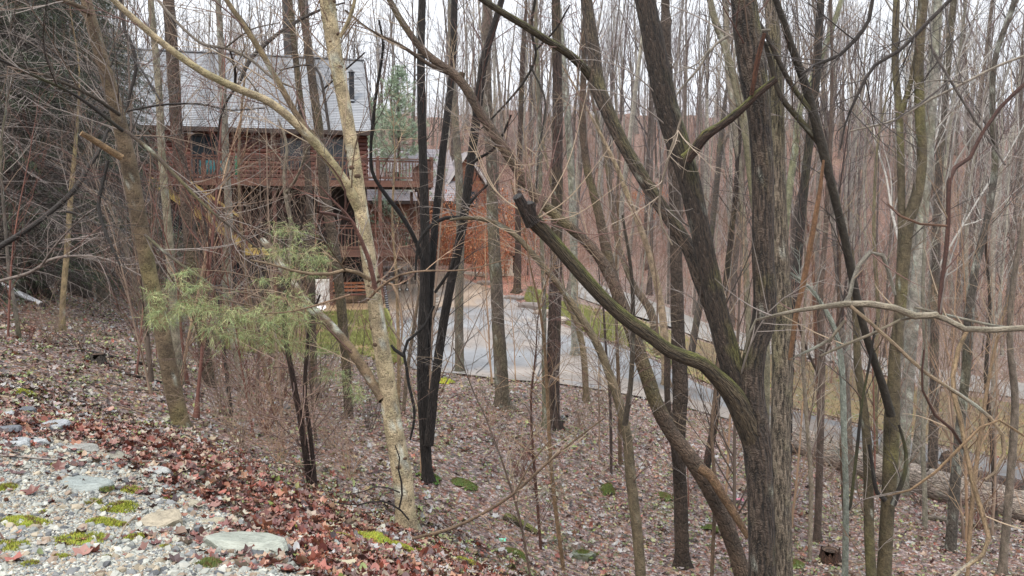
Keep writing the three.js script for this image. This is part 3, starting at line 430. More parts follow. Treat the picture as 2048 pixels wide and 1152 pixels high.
  const wn = part('window', ga); bx('pane', wn, std(.02, .022, .03, { roughness: .1 }), .55, .8, .05, gx + .35, 3.0, -1.5); for (const s of [-1, 1]) { bx('frame', wn, std(.1, .05, .035), .08, .96, .07, gx + .35 + s * .315, 3.0, -1.48); bx('frame', wn, std(.1, .05, .035), .55, .08, .07, gx + .35, 3.0 + s * .44, -1.48); }
  const sp = hit(1018, 549); const sh = thing('garden_shed', 'small cream hut wall with two narrow dark openings among the orange leaves', 'shed', sp, null, -.1);
  const cr = wood(.55, .5, .42); bx('wall', sh, cr, .32, 1.1, .1, -.42, .55, 0); bx('wall', sh, cr, .42, 1.1, .1, .02, .55, 0); bx('wall', sh, cr, .22, 1.1, .1, .46, .55, 0); bx('lintel', sh, cr, 1.14, .12, .11, 0, 1.16, 0); bx('sill', sh, cr, 1.14, .14, .12, 0, .0, .01); bx('back_wall', sh, DARKWOOD, 1.1, 1.2, .06, 0, .55, -.5); bx('roof', sh, wood(.12, .06, .045), 1.4, .07, 1, 0, 1.28, -.2);
}
// ------------------------------------------------------------------ trees traced from the photograph, each path with its own distance
const T = (r, g, b) => [r, g, b];
function barkCol(tint, o = {}) { // own colour of the bark: tone patches, lichen, moss on the upper side
  return (x, y, z, n) => {
    const q = 0.5 + 0.62 * fb3(x * 2.3, y * 1.1, z * 2.3) + .4 * n3(x * 11, y * 6, z * 11), l = o.lichen ? sstep(1 - o.lichen, 1.02 - o.lichen + 0.1, fb3(x * 13 + 5, y * 9, z * 13)) : 0;
    let c = [tint[0] * q, tint[1] * q, tint[2] * q]; if (l) c = [lerp(c[0], 0.42, l * .8), lerp(c[1], 0.45, l * .8), lerp(c[2], 0.4, l * .8)];
    const m = (o.moss || 0) * sstep(0.1, 0.7, n.y + (fb3(x * 6, y * 6, z * 6) - .5) * 1.2) + (o.stain || 0) * sstep(.5, .65, fb3(x * 2 + 3, y * 1.2, z * 2));
    const mm = clamp(m); return [lerp(c[0], 0.25, mm * .85), lerp(c[1], 0.27, mm * .85), lerp(c[2], 0.06, mm * .85)];
  };
}
function twig(tb, p, dir, len, r0, rng, depth, col, sides = 3, curl = .25) {
  const pts = [p.clone()], rads = [r0], n = depth > 1 ? 7 : 5, d = dir.clone(), w = V(rng() - .5, rng() - .5, rng() - .5);
  for (let k = 1; k <= n; k++) { w.x += (rng() - .5) * 1.1; w.y += (rng() - .5) * 1.1; w.z += (rng() - .5) * 1.1; d.addScaledVector(w, curl * .5); d.y += .05 * curl; d.normalize(); pts.push(pts[k - 1].clone().addScaledVector(d, len / n)); rads.push(r0 * (1 - .85 * k / n) + .0006); }
  tb.tube(pts, rads, { sides, col });
  if (depth > 1) { const m = Math.round(lerp(4, 8, rng())); for (let k = 0; k < m; k++) { const t = .2 + .75 * (k + rng()) / m, i = Math.min(n - 1, Math.floor(t * n)), q = pts[i].clone().lerp(pts[i + 1], t * n - i), dd = V().subVectors(pts[i + 1], pts[i]).normalize(); dd.addScaledVector(V(rng() - .5, rng() - .5, rng() - .5).normalize(), .95).normalize(); twig(tb, q, dd, len * (.3 + .35 * rng()) * (1.1 - .5 * t), rads[i] * .6, rng, depth - 1, col, 3, curl); } }
}
function pathOf(p, d, d2) { const P = [], R = []; const n = p.length - 1; p.forEach(([x, y, w, dd], k) => { const D = dd ?? lerp(d, d2 ?? d, k / n); P.push(pix(x, y, D)); R.push(w / 2 * D / F); }); return [P, R]; }
let seedN = 1000;
// spec: {n, l, c, bark, tint, o (barkCol options), d, p (trunk), d2, base, ext, limbs: [{p, d, d2, n, cap, tint, o}], tw: [count, length, depth, colour]}
function tracedTree(s) {
  const rng = RNG(seedN += 17), tint = s.tint, mat = bark[s.bark || 'plated'];
  let [P, R] = pathOf(s.p, s.d, s.d2);
  if (s.base !== false) { const b = P[0], dn = P[0].clone().sub(P[1]); const y = h(b.x, b.z); if (b.y > y + .02) { const k = Math.min(1.2, (b.y - y) / Math.max(.3, -dn.y)); const q = V(b.x + dn.x * k * .6, 0, b.z + dn.z * k * .6); q.y = h(q.x, q.z); P.unshift(q); R.unshift(R[0] * 1.06); } const q = P[0].clone(); q.y = Math.min(q.y, h(q.x, q.z)) - .12; q.x += (P[0].x - P[1].x) * .03; P.unshift(q); R.unshift(R[0] * 1.02); }
  const inFrame = P.length;
  if (s.ext) { let d = P[P.length - 1].clone().sub(P[P.length - 2]).normalize(), n = 4; for (let k = 0; k < n; k++) { d.addScaledVector(V(rng() - .5, .25, rng() - .5), .3).normalize(); P.push(P[P.length - 1].clone().addScaledVector(d, s.ext / n)); R.push(Math.max(.006, R[R.length - 1] * .72)); } }
  const g = thing(s.n || 'tree', s.l, s.c || 'tree', P[1] ? V(P[1].x, h(P[1].x, P[1].z), P[1].z) : P[0], s.group), off = g.position;
  const loc = (a) => a.map((v) => v.clone().sub(off));
  const col = barkCol(tint, s.o), colL = (x, y, z, n, t) => col(x + off.x, y + off.y, z + off.z, n, t);
  const thick = R[Math.min(2, R.length - 1)] > .045; const all = [];
  let [SP, SR] = smooth(P, R, thick ? .07 : .12); all.push([SP, SR, 1]);
  const tb = new TB(); tb.tube(loc(SP), SR, { sides: thick ? 18 : R[0] > .02 ? 9 : 6, col: colL, bump: thick ? (s.bark === 'smooth' ? .1 : .24) : .12, flare: s.base === false ? 0 : s.flare ?? .35, cap: s.cap, capCol: s.capCol, tile: s.tile || (thick ? .5 : .3) });
  const trunk = mesh('trunk', tb.geo(), mat, g);
  for (const L of s.limbs || []) {
    let [lp, lr] = pathOf(L.p, L.d ?? s.d, L.d2); if (L.ext) { let d = lp[lp.length - 1].clone().sub(lp[lp.length - 2]).normalize(); for (let k = 0; k < 3; k++) { d.addScaledVector(V(rng() - .5, .2, rng() - .5), .3).normalize(); lp.push(lp[lp.length - 1].clone().addScaledVector(d, L.ext / 3)); lr.push(lr[lr.length - 1] * .7); } }
    const big = Math.max(...lr) > .035, [a, b] = smooth(lp, lr, big ? .06 : .1), t2 = new TB(), c2 = L.tint || L.o ? barkCol(L.tint || tint, L.o || s.o) : col;
    t2.tube(loc(a), b, { sides: big ? 14 : b[0] > .012 ? 8 : 5, col: (x, y, z, n, t) => c2(x + off.x, y + off.y, z + off.z, n, t), bump: big ? (s.bark === 'smooth' ? .12 : .24) : .15, cap: L.cap, capCol: L.capCol, tile: .3 });
    const lm = mesh(L.n || 'limb', t2.geo(), bark[L.bark || s.bark || 'plated'], g); if (L.l) lm.userData.label = L.l; all.push([a, b, L.tw ?? 1]);
  }
  if (s.tw) { // twigs carried by trunk and limbs
    const [cnt, len, dep, tc] = s.tw, t3 = new TB(); let tot = 0; const seg = all.map(([a, b, w]) => { let l = 0; for (let k = 1; k < a.length; k++) l += a[k].distanceTo(a[k - 1]); l *= w; tot += l; return l; });
    for (let k = 0; k < cnt; k++) { let q = rng() * tot, j = 0; while (q > seg[j] && j < all.length - 1) q -= seg[j++]; const [a, b] = all[j]; let t = rng(); if (j === 0) t = (s.twFrom ?? .3) + t * (1 - (s.twFrom ?? .3)); const i = Math.min(a.length - 2, Math.floor(t * (a.length - 1))); const ax = V().subVectors(a[i + 1], a[i]).normalize();
      const dd = V(rng() - .5, rng() - .5, rng() - .5).normalize(); dd.addScaledVector(ax, -dd.dot(ax)).normalize().addScaledVector(ax, .7 + rng() * .6); dd.y += .3; dd.normalize(); const l = len * (.35 + rng()), tcol = Array.isArray(tc) && Array.isArray(tc[0]) ? tc[Math.floor(rng() * tc.length)] : tc || tint;
      twig(t3, a[i].clone().sub(off).addScaledVector(dd, b[i] * .6), dd, l, Math.min(b[i] * .5, .0025 + l * .0042), rng, dep, tcol); }
    mesh('crown', t3.geo(), twigM, g);
  }
  g.userData.bones = undefined; delete g.userData.bones; g._all = all; return g;
}
const REDT = [.105, .055, .045], TAN = [.27, .205, .14], DARKT = [.035, .028, .025], GREYT = [.2, .17, .15], BROWNT = [.12, .08, .055];
const MIX = [REDT, TAN, DARKT, GREYT, BROWNT];
// --- the pale tree left of the middle
{
  const g = tracedTree({ l: 'pale beige tree with dark knots and two leaning limbs, nearest left of centre', bark: 'smooth', tint: T(.34, .28, .18), o: { lichen: .42, stain: .1 }, d: 6.3, d2: 6.9,
    p: [[812, 1046, 40], [806, 960, 42], [786, 850, 38], [772, 750, 35], [755, 640, 32], [738, 520, 30], [722, 420, 28], [708, 320, 27], [691, 220, 26], [672, 120, 28], [657, 20, 31], [645, -90, 28]], ext: 3.5,
    limbs: [{ p: [[766, 800, 21], [735, 748, 21], [690, 685, 20], [650, 640, 19], [618, 612, 18], [582, 562, 17], [548, 508, 16], [525, 480, 13]], d: 6.4, d2: 7.3, cap: 1, tint: T(0.144, 0.101, 0.061) },
      { p: [[722, 425, 22], [690, 365, 20], [650, 310, 18], [600, 255, 17], [540, 205, 16], [470, 175, 15], [400, 140, 14], [330, 90, 13], [270, 40, 12], [215, -10, 11], [150, -60, 8]], d: 6.62, d2: 5.9, o: { lichen: .36, stain: .2 }, ext: 1 },
      { p: [[672, 335, 15], [640, 290, 14], [600, 240, 13], [560, 170, 12], [520, 100, 12], [480, 40, 11], [440, -20, 9]], d: 6.6, d2: 6.9, tint: T(0.144, 0.101, 0.061), ext: 1.5 },
      { p: [[680, 75, 9], [698, 40, 8], [712, -10, 7]], d: 6.75, ext: 1 }],
    tw: [105, .9, 2, [TAN, BROWNT, REDT]], twFrom: .45 });
  // knots proud of the bark and a dark vine at its foot
  const [a, b] = g._all[0], r = RNG(4), kg = new THREE.SphereGeometry(1, 10, 7), km = std(.085, .055, .035, { roughness: .95 });
  for (let k = 0; k < 46; k++) { const i = Math.floor(4 + r() * (a.length * .72)), an = r() * Math.PI * 1.2 - .1, R = b[i]; const o = mesh('knot', kg, km, g); o.position.copy(a[i]).sub(g.position).add(V(Math.cos(an) * R * .96, 0, Math.sin(an) * R * .96)); const s = .011 + r() * .014; o.scale.set(s * 1.25, s * .8, s * 1.25); o.lookAt(o.position.clone().add(g.position).add(V(Math.cos(an), -.4, Math.sin(an)))); o.scale.set(s * 1.3, s, s * .55); }
  tracedTree({ n: 'vine', l: 'dark vine curling up the foot of the pale beige tree', c: 'vine', bark: 'smooth', tint: T(0.022, 0.016, 0.014), base: false, d: 6.1, p: [[818, 1040, 4], [803, 1022, 4], [786, 1010, 4], [768, 1003, 3.5], [740, 1004, 3.5], [715, 1010, 3], [690, 1008, 3], [660, 1004, 2]], limbs: [{ p: [[798, 1018, 4], [804, 990, 4], [803, 965, 4], [797, 940, 3.5], [799, 915, 3], [790, 890, 2]], d: 6.08 }, { p: [[800, 985, 3], [778, 976, 3], [752, 973, 2.5], [725, 984, 2], [690, 990, 1.5]], d: 6.05 }] });
}
// --- left tree
tracedTree({ l: 'brownish grey leaning tree with a broken pale stub branch, leftmost big trunk', bark: 'smooth', tint: T(0.158, 0.115, 0.072), o: { lichen: .3, stain: .25 }, d: 8.8, d2: 8.4,
  p: [[367, 872, 36], [343, 765, 33], [322, 655, 31], [298, 545, 30], [274, 420, 31], [256, 320, 31], [240, 250, 27], [218, 165, 26], [193, 80, 24], [172, 0, 20], [150, -90, 16]], ext: 3,
  limbs: [{ n: 'broken_limb', l: 'broken stub branch with bare orange wood at its tip', p: [[244, 316, 14], [215, 298, 13], [188, 281, 12], [162, 266, 10]], d: 8.45, d2: 8.2, cap: 1, capCol: [.5, .33, .16], tint: T(.26, .17, .09), o: {}, tw: 0 },
    { p: [[290, 470, 6], [350, 520, 6], [420, 568, 5], [480, 612, 5], [560, 655, 3]], d: 8.3, d2: 7.4, tint: T(.08, .06, .05) }, { p: [[178, 25, 12], [150, 10, 11], [105, -6, 9]], d: 8.4, d2: 8, ext: .8 },
    { p: [[252, 262, 8], [300, 300, 8], [350, 350, 7], [420, 420, 5], [520, 500, 3]], d: 8.3, d2: 7.8, tint: T(0.072, 0.050, 0.036) }, { p: [[240, 230, 8], [180, 190, 7], [90, 150, 6], [0, 115, 4]], d: 8.3, d2: 7.5, tint: T(0.072, 0.058, 0.043) }, { p: [[246, 262, 8], [150, 190, 6], [60, 148, 6], [-20, 110, 5]], d: 8.2, d2: 7, tint: T(0.043, 0.036, 0.032) }],
  tw: [138, 1.1, 2, [DARKT, GREYT, BROWNT]], twFrom: .4 });
// --- twin/triple dark trunk
tracedTree({ l: 'nearly black wet trunk splitting into three straight stems, in front of the driveway', bark: 'ridged', tint: T(0.030, 0.024, 0.022), d: 9.9, d2: 10.1,
  p: [[856, 958, 22], [850, 880, 23], [845, 780, 22], [846, 660, 22], [850, 560, 20], [849, 420, 18], [844, 260, 17], [842, 120, 16], [844, 0, 15], [846, -120, 14]], ext: 4,
  limbs: [{ p: [[848, 850, 16], [851, 750, 16], [858, 620, 15], [866, 500, 15], [876, 390, 15], [893, 240, 14], [905, 130, 13], [909, 0, 13], [912, -100, 12]], d: 10, d2: 10.6, ext: 3 },
    { p: [[858, 890, 19], [868, 780, 19], [888, 640, 18], [903, 560, 18], [925, 450, 18], [941, 330, 17], [955, 220, 17], [968, 120, 16], [985, 62, 14], [1003, 0, 12], [1020, -80, 9]], d: 9.8, d2: 9.5, ext: 3, tint: T(0.040, 0.032, 0.029) },
    { p: [[845, 520, 10], [826, 470, 9], [795, 420, 9], [768, 385, 8], [745, 345, 7], [742, 290, 6], [752, 190, 6], [766, 90, 5], [758, 40, 4]], d: 9.8, d2: 9.2, tint: T(0.022, 0.019, 0.019) },
    { p: [[925, 436, 8], [890, 436, 8], [858, 455, 7], [838, 485, 6], [830, 560, 4]], d: 9.7, d2: 9.5 }, { p: [[870, 585, 6], [905, 530, 6], [925, 440, 7], [945, 400, 5], [975, 370, 4]], d: 9.5, d2: 9.2 },
    { p: [[940, 330, 6], [960, 315, 6], [985, 300, 5], [1010, 260, 5], [1022, 230, 4]], d: 9.5, d2: 9.2 }],
  tw: [92, .9, 2, [DARKT, DARKT, REDT]], twFrom: .35 });
tracedTree({ n: 'vine', l: 'black vine hanging in an arch left of the dark triple trunk', c: 'vine', bark: 'smooth', tint: T(0.018, 0.016, 0.016), base: false, d: 9.6, p: [[868, 612, 5], [850, 650, 5], [832, 668, 5.5], [815, 682, 6], [808, 705, 6], [813, 735, 6], [817, 765, 6], [824, 795, 6], [829, 825, 6], [826, 855, 5], [820, 880, 4]], limbs: [{ p: [[808, 712, 8], [790, 700, 7], [782, 690, 5]], d: 9.6 }] });
// --- forked main tree on the right
{
  const tint = T(0.076, 0.056, 0.043);
  const g = tracedTree({ l: 'largest forked tree on the right with a sawn mossy limb reaching left', bark: 'ridged', tint, o: { lichen: .3, moss: .6 }, d: 5.2, flare: .3,
    p: [[1524, 1210, 58], [1523, 1120, 54], [1521, 1000, 53], [1515, 900, 57], [1505, 840, 62], [1500, 790, 56], [1504, 740, 46], [1513, 690, 42], [1526, 650, 46], [1530, 600, 44], [1526, 520, 42], [1526, 430, 42], [1525, 330, 43], [1518, 230, 45], [1506, 140, 52], [1494, 60, 54], [1484, -40, 48]], ext: 3,
    limbs: [
      { l: 'mossy sawn-off limb reaching to the left', p: [[1512, 885, 54], [1490, 835, 50], [1462, 785, 42], [1432, 752, 34], [1405, 728, 28], [1375, 716, 30], [1340, 702, 28], [1300, 672, 27], [1255, 640, 29], [1215, 605, 27], [1180, 568, 27], [1140, 522, 27], [1105, 482, 28], [1080, 455, 31], [1062, 436, 33]], d: 5.2, d2: 4.7, o: { moss: 1.0, lichen: .15 }, tint: T(.125, .095, .06), tw: .5 },
      { n: 'sawn_stub', p: [[1066, 446, 34], [1052, 425, 25], [1044, 408, 22], [1035, 392, 21]], d: 4.7, d2: 4.62, cap: 1, capCol: [.09, .085, .085], tint: T(0.058, 0.040, 0.032), o: {}, tw: 0 },
      { n: 'sawn_stub', p: [[1060, 440, 30], [1060, 425, 25], [1058, 405, 24]], d: 4.7, d2: 4.66, cap: 1, capCol: [.11, .105, .105], tint: T(0.058, 0.040, 0.032), o: {}, tw: 0 },
      { p: [[1502, 850, 46], [1477, 770, 45], [1455, 700, 44], [1435, 620, 42], [1413, 520, 40], [1396, 440, 42], [1378, 360, 44], [1360, 300, 48], [1338, 230, 46], [1318, 140, 44], [1302, 60, 42], [1288, -10, 39], [1272, -100, 34]], d: 5.2, d2: 5.45, ext: 3, tint: T(0.061, 0.043, 0.032) },
      { l: 'broken side branch with moss clumps', p: [[1372, 318, 26], [1392, 296, 20], [1412, 270, 22], [1440, 252, 17], [1462, 236, 17], [1490, 212, 15], [1512, 190, 15], [1552, 158, 13]], d: 5.2, d2: 4.95, cap: 1, capCol: [.45, .3, .16], tint: T(0.086, 0.050, 0.036), o: { moss: .9 }, tw: .3 },
      { n: 'broken_limb', l: 'upright reddish dead stub', p: [[1503, 190, 9], [1508, 160, 11], [1515, 120, 11], [1522, 92, 10], [1529, 66, 8]], d: 4.98, d2: 4.9, cap: 1, tint: T(0.187, 0.072, 0.036), o: {}, tw: 0 },
      { p: [[1468, 760, 40], [1432, 640, 34], [1402, 560, 32], [1382, 505, 31], [1345, 445, 28], [1308, 392, 27], [1270, 330, 26], [1236, 268, 26], [1208, 205, 28], [1194, 168, 32], [1188, 110, 27], [1180, 50, 24], [1172, -10, 22], [1165, -90, 18]], d: 5.35, d2: 6.2, ext: 3, tint: T(0.101, 0.072, 0.054), o: { lichen: .28, moss: .3 } },
      { p: [[1196, 172, 19], [1160, 128, 17], [1130, 103, 15], [1090, 78, 14], [1050, 52, 14], [1000, 22, 13], [955, -8, 11]], d: 6.0, d2: 5.4, ext: 1, tint: T(0.122, 0.101, 0.061), o: { moss: .6, lichen: .3 } }],
    tw: [60, .8, 2, [REDT, BROWNT, GREYT, DARKT]], twFrom: .5 });
  // bright water shoots springing from the sawn end
  const tb = new TB(), r = RNG(71), o = g.position; const end = pix(1070, 440, 4.68);
  for (const [x, y, c] of [[930, 245, TAN], [942, 268, TAN], [1045, 250, TAN], [1100, 330, REDT], [1110, 300, REDT], [1160, 120, REDT], [1175, 180, TAN], [1230, 280, TAN], [1030, 310, TAN], [985, 330, REDT], [1140, 400, REDT], [955, 430, TAN], [1250, 360, TAN], [1320, 440, REDT], [1080, 200, REDT]]) {
    const e = pix(x, y, 4.4 + r() * .7), m = end.clone().lerp(e, .45).add(V((r() - .5) * .16, -.05 - r() * .06, (r() - .5) * .1)), [a, b] = smooth([end, m, e], [.0042, .0034, .0014], .06); tb.tube(a.map((v) => v.clone().sub(o)), b, { sides: 5, col: c });
    for (let k = 0; k < 2; k++) { const i = Math.floor(a.length * (.3 + .6 * r())); twig(tb, a[Math.min(i, a.length - 2)].clone().sub(o), V(r() - .5, r() - .2, r() - .5).normalize(), .15 + .25 * r(), .0022, r, 1, c, 4); } }
  mesh('shoots', tb.geo(), twigM, g);
}
tracedTree({ l: 'tall straight brown trunk standing directly right of the largest forked tree', bark: 'ridged', tint: T(.21, .172, .13), o: { lichen: .28, stain: .2 }, d: 6.8, d2: 7.2, p: [[1568, 1200, 36], [1566, 1080, 36], [1563, 960, 38], [1561, 850, 40], [1564, 740, 40], [1564, 640, 40], [1560, 540, 38], [1558, 440, 33], [1556, 340, 28], [1554, 220, 26], [1548, 100, 26], [1541, 0, 26], [1537, -80, 22]], ext: 4, tw: [59, .9, 2, [GREYT, BROWNT]], twFrom: .5 });
tracedTree({ n: 'dead_snag', l: 'thin orange barkless dead stem leaning beside the tall straight brown trunk', c: 'dead tree', bark: 'smooth', tint: T(0.202, 0.108, 0.054), base: false, d: 6.5, p: [[1580, 720, 9], [1592, 630, 11], [1608, 560, 12], [1628, 450, 11], [1640, 380, 9], [1647, 320, 5]], cap: 1 });
// --- left-leaning tree behind the sawn limb
tracedTree({ l: 'crooked tan trunk behind the sawn limb, a dead branch propped on it', bark: 'plated', tint: T(0.144, 0.101, 0.072), o: { lichen: .22, stain: .25 }, d: 8.6, d2: 9.4,
  p: [[1490, 1170, 35], [1465, 1085, 33], [1435, 1010, 33], [1405, 950, 36], [1375, 908, 32], [1340, 860, 30], [1312, 805, 30], [1290, 740, 30], [1265, 665, 29], [1242, 605, 26], [1222, 555, 24], [1195, 510, 21], [1160, 472, 20], [1110, 430, 20], [1060, 378, 20], [1010, 300, 20], [960, 225, 19], [918, 158, 18], [850, 105, 15], [805, 45, 13], [775, -10, 11]], ext: 2,
  limbs: [{ p: [[1230, 575, 24], [1213, 500, 21], [1196, 420, 18], [1175, 340, 16], [1165, 250, 14], [1168, 120, 12], [1172, -10, 11]], d: 9.1, d2: 9.6, ext: 2 }, { n: 'broken_limb', l: 'bare dead branch propped against the trunk', p: [[1402, 938, 22], [1418, 948, 20], [1442, 985, 19], [1470, 1030, 17], [1497, 1075, 12]], d: 8.5, d2: 8.2, tint: T(0.216, 0.130, 0.072), o: {}, tw: 0, cap: 1 }, { p: [[920, 160, 14], [925, 145, 12]], d: 9.3, cap: 1, tw: 0 },
    { p: [[905, 150, 9], [860, 130, 8], [800, 90, 7], [740, 60, 5], [690, 20, 4]], d: 9.3, d2: 9 }],
  tw: [114, .9, 2, [GREYT, TAN, REDT]], twFrom: .3 });
tracedTree({ l: 'straight dark brown trunk with a round burl near the top of the picture', bark: 'plated', tint: T(0.086, 0.063, 0.049), o: { lichen: .22 }, d: 9.4, d2: 9.8, p: [[1365, 1136, 31], [1361, 1000, 28], [1357, 880, 28], [1360, 780, 32], [1356, 680, 28], [1353, 560, 25], [1350, 420, 24], [1345, 300, 22], [1337, 180, 19], [1333, 62, 17], [1332, 44, 24], [1331, 30, 18], [1330, -60, 14]], ext: 3, limbs: [{ p: [[1335, 700, 13], [1335, 800, 13], [1345, 880, 12], [1352, 930, 10]], d: 9.3, tw: 0 }], tw: [59, .8, 2, [GREYT, BROWNT]], twFrom: .4 });
tracedTree({ l: 'thin olive trunk bending over to the left in a long arch above the driveway', bark: 'smooth', tint: T(0.144, 0.115, 0.072), o: { lichen: .3 }, d: 8.2, d2: 9, p: [[1282, 1160, 23], [1275, 1070, 22], [1262, 960, 22], [1252, 860, 20], [1228, 775, 18], [1195, 690, 16], [1165, 640, 15], [1125, 580, 13], [1080, 525, 12], [1035, 475, 11], [990, 445, 9], [940, 436, 8], [900, 440, 5]], limbs: [{ p: [[1250, 850, 12], [1262, 760, 10], [1266, 620, 9], [1262, 540, 7], [1245, 430, 5]], d: 8.2, d2: 8, tint: T(0.072, 0.058, 0.043) }], tw: [92, .7, 2, [TAN, REDT, GREYT]], twFrom: .25 });
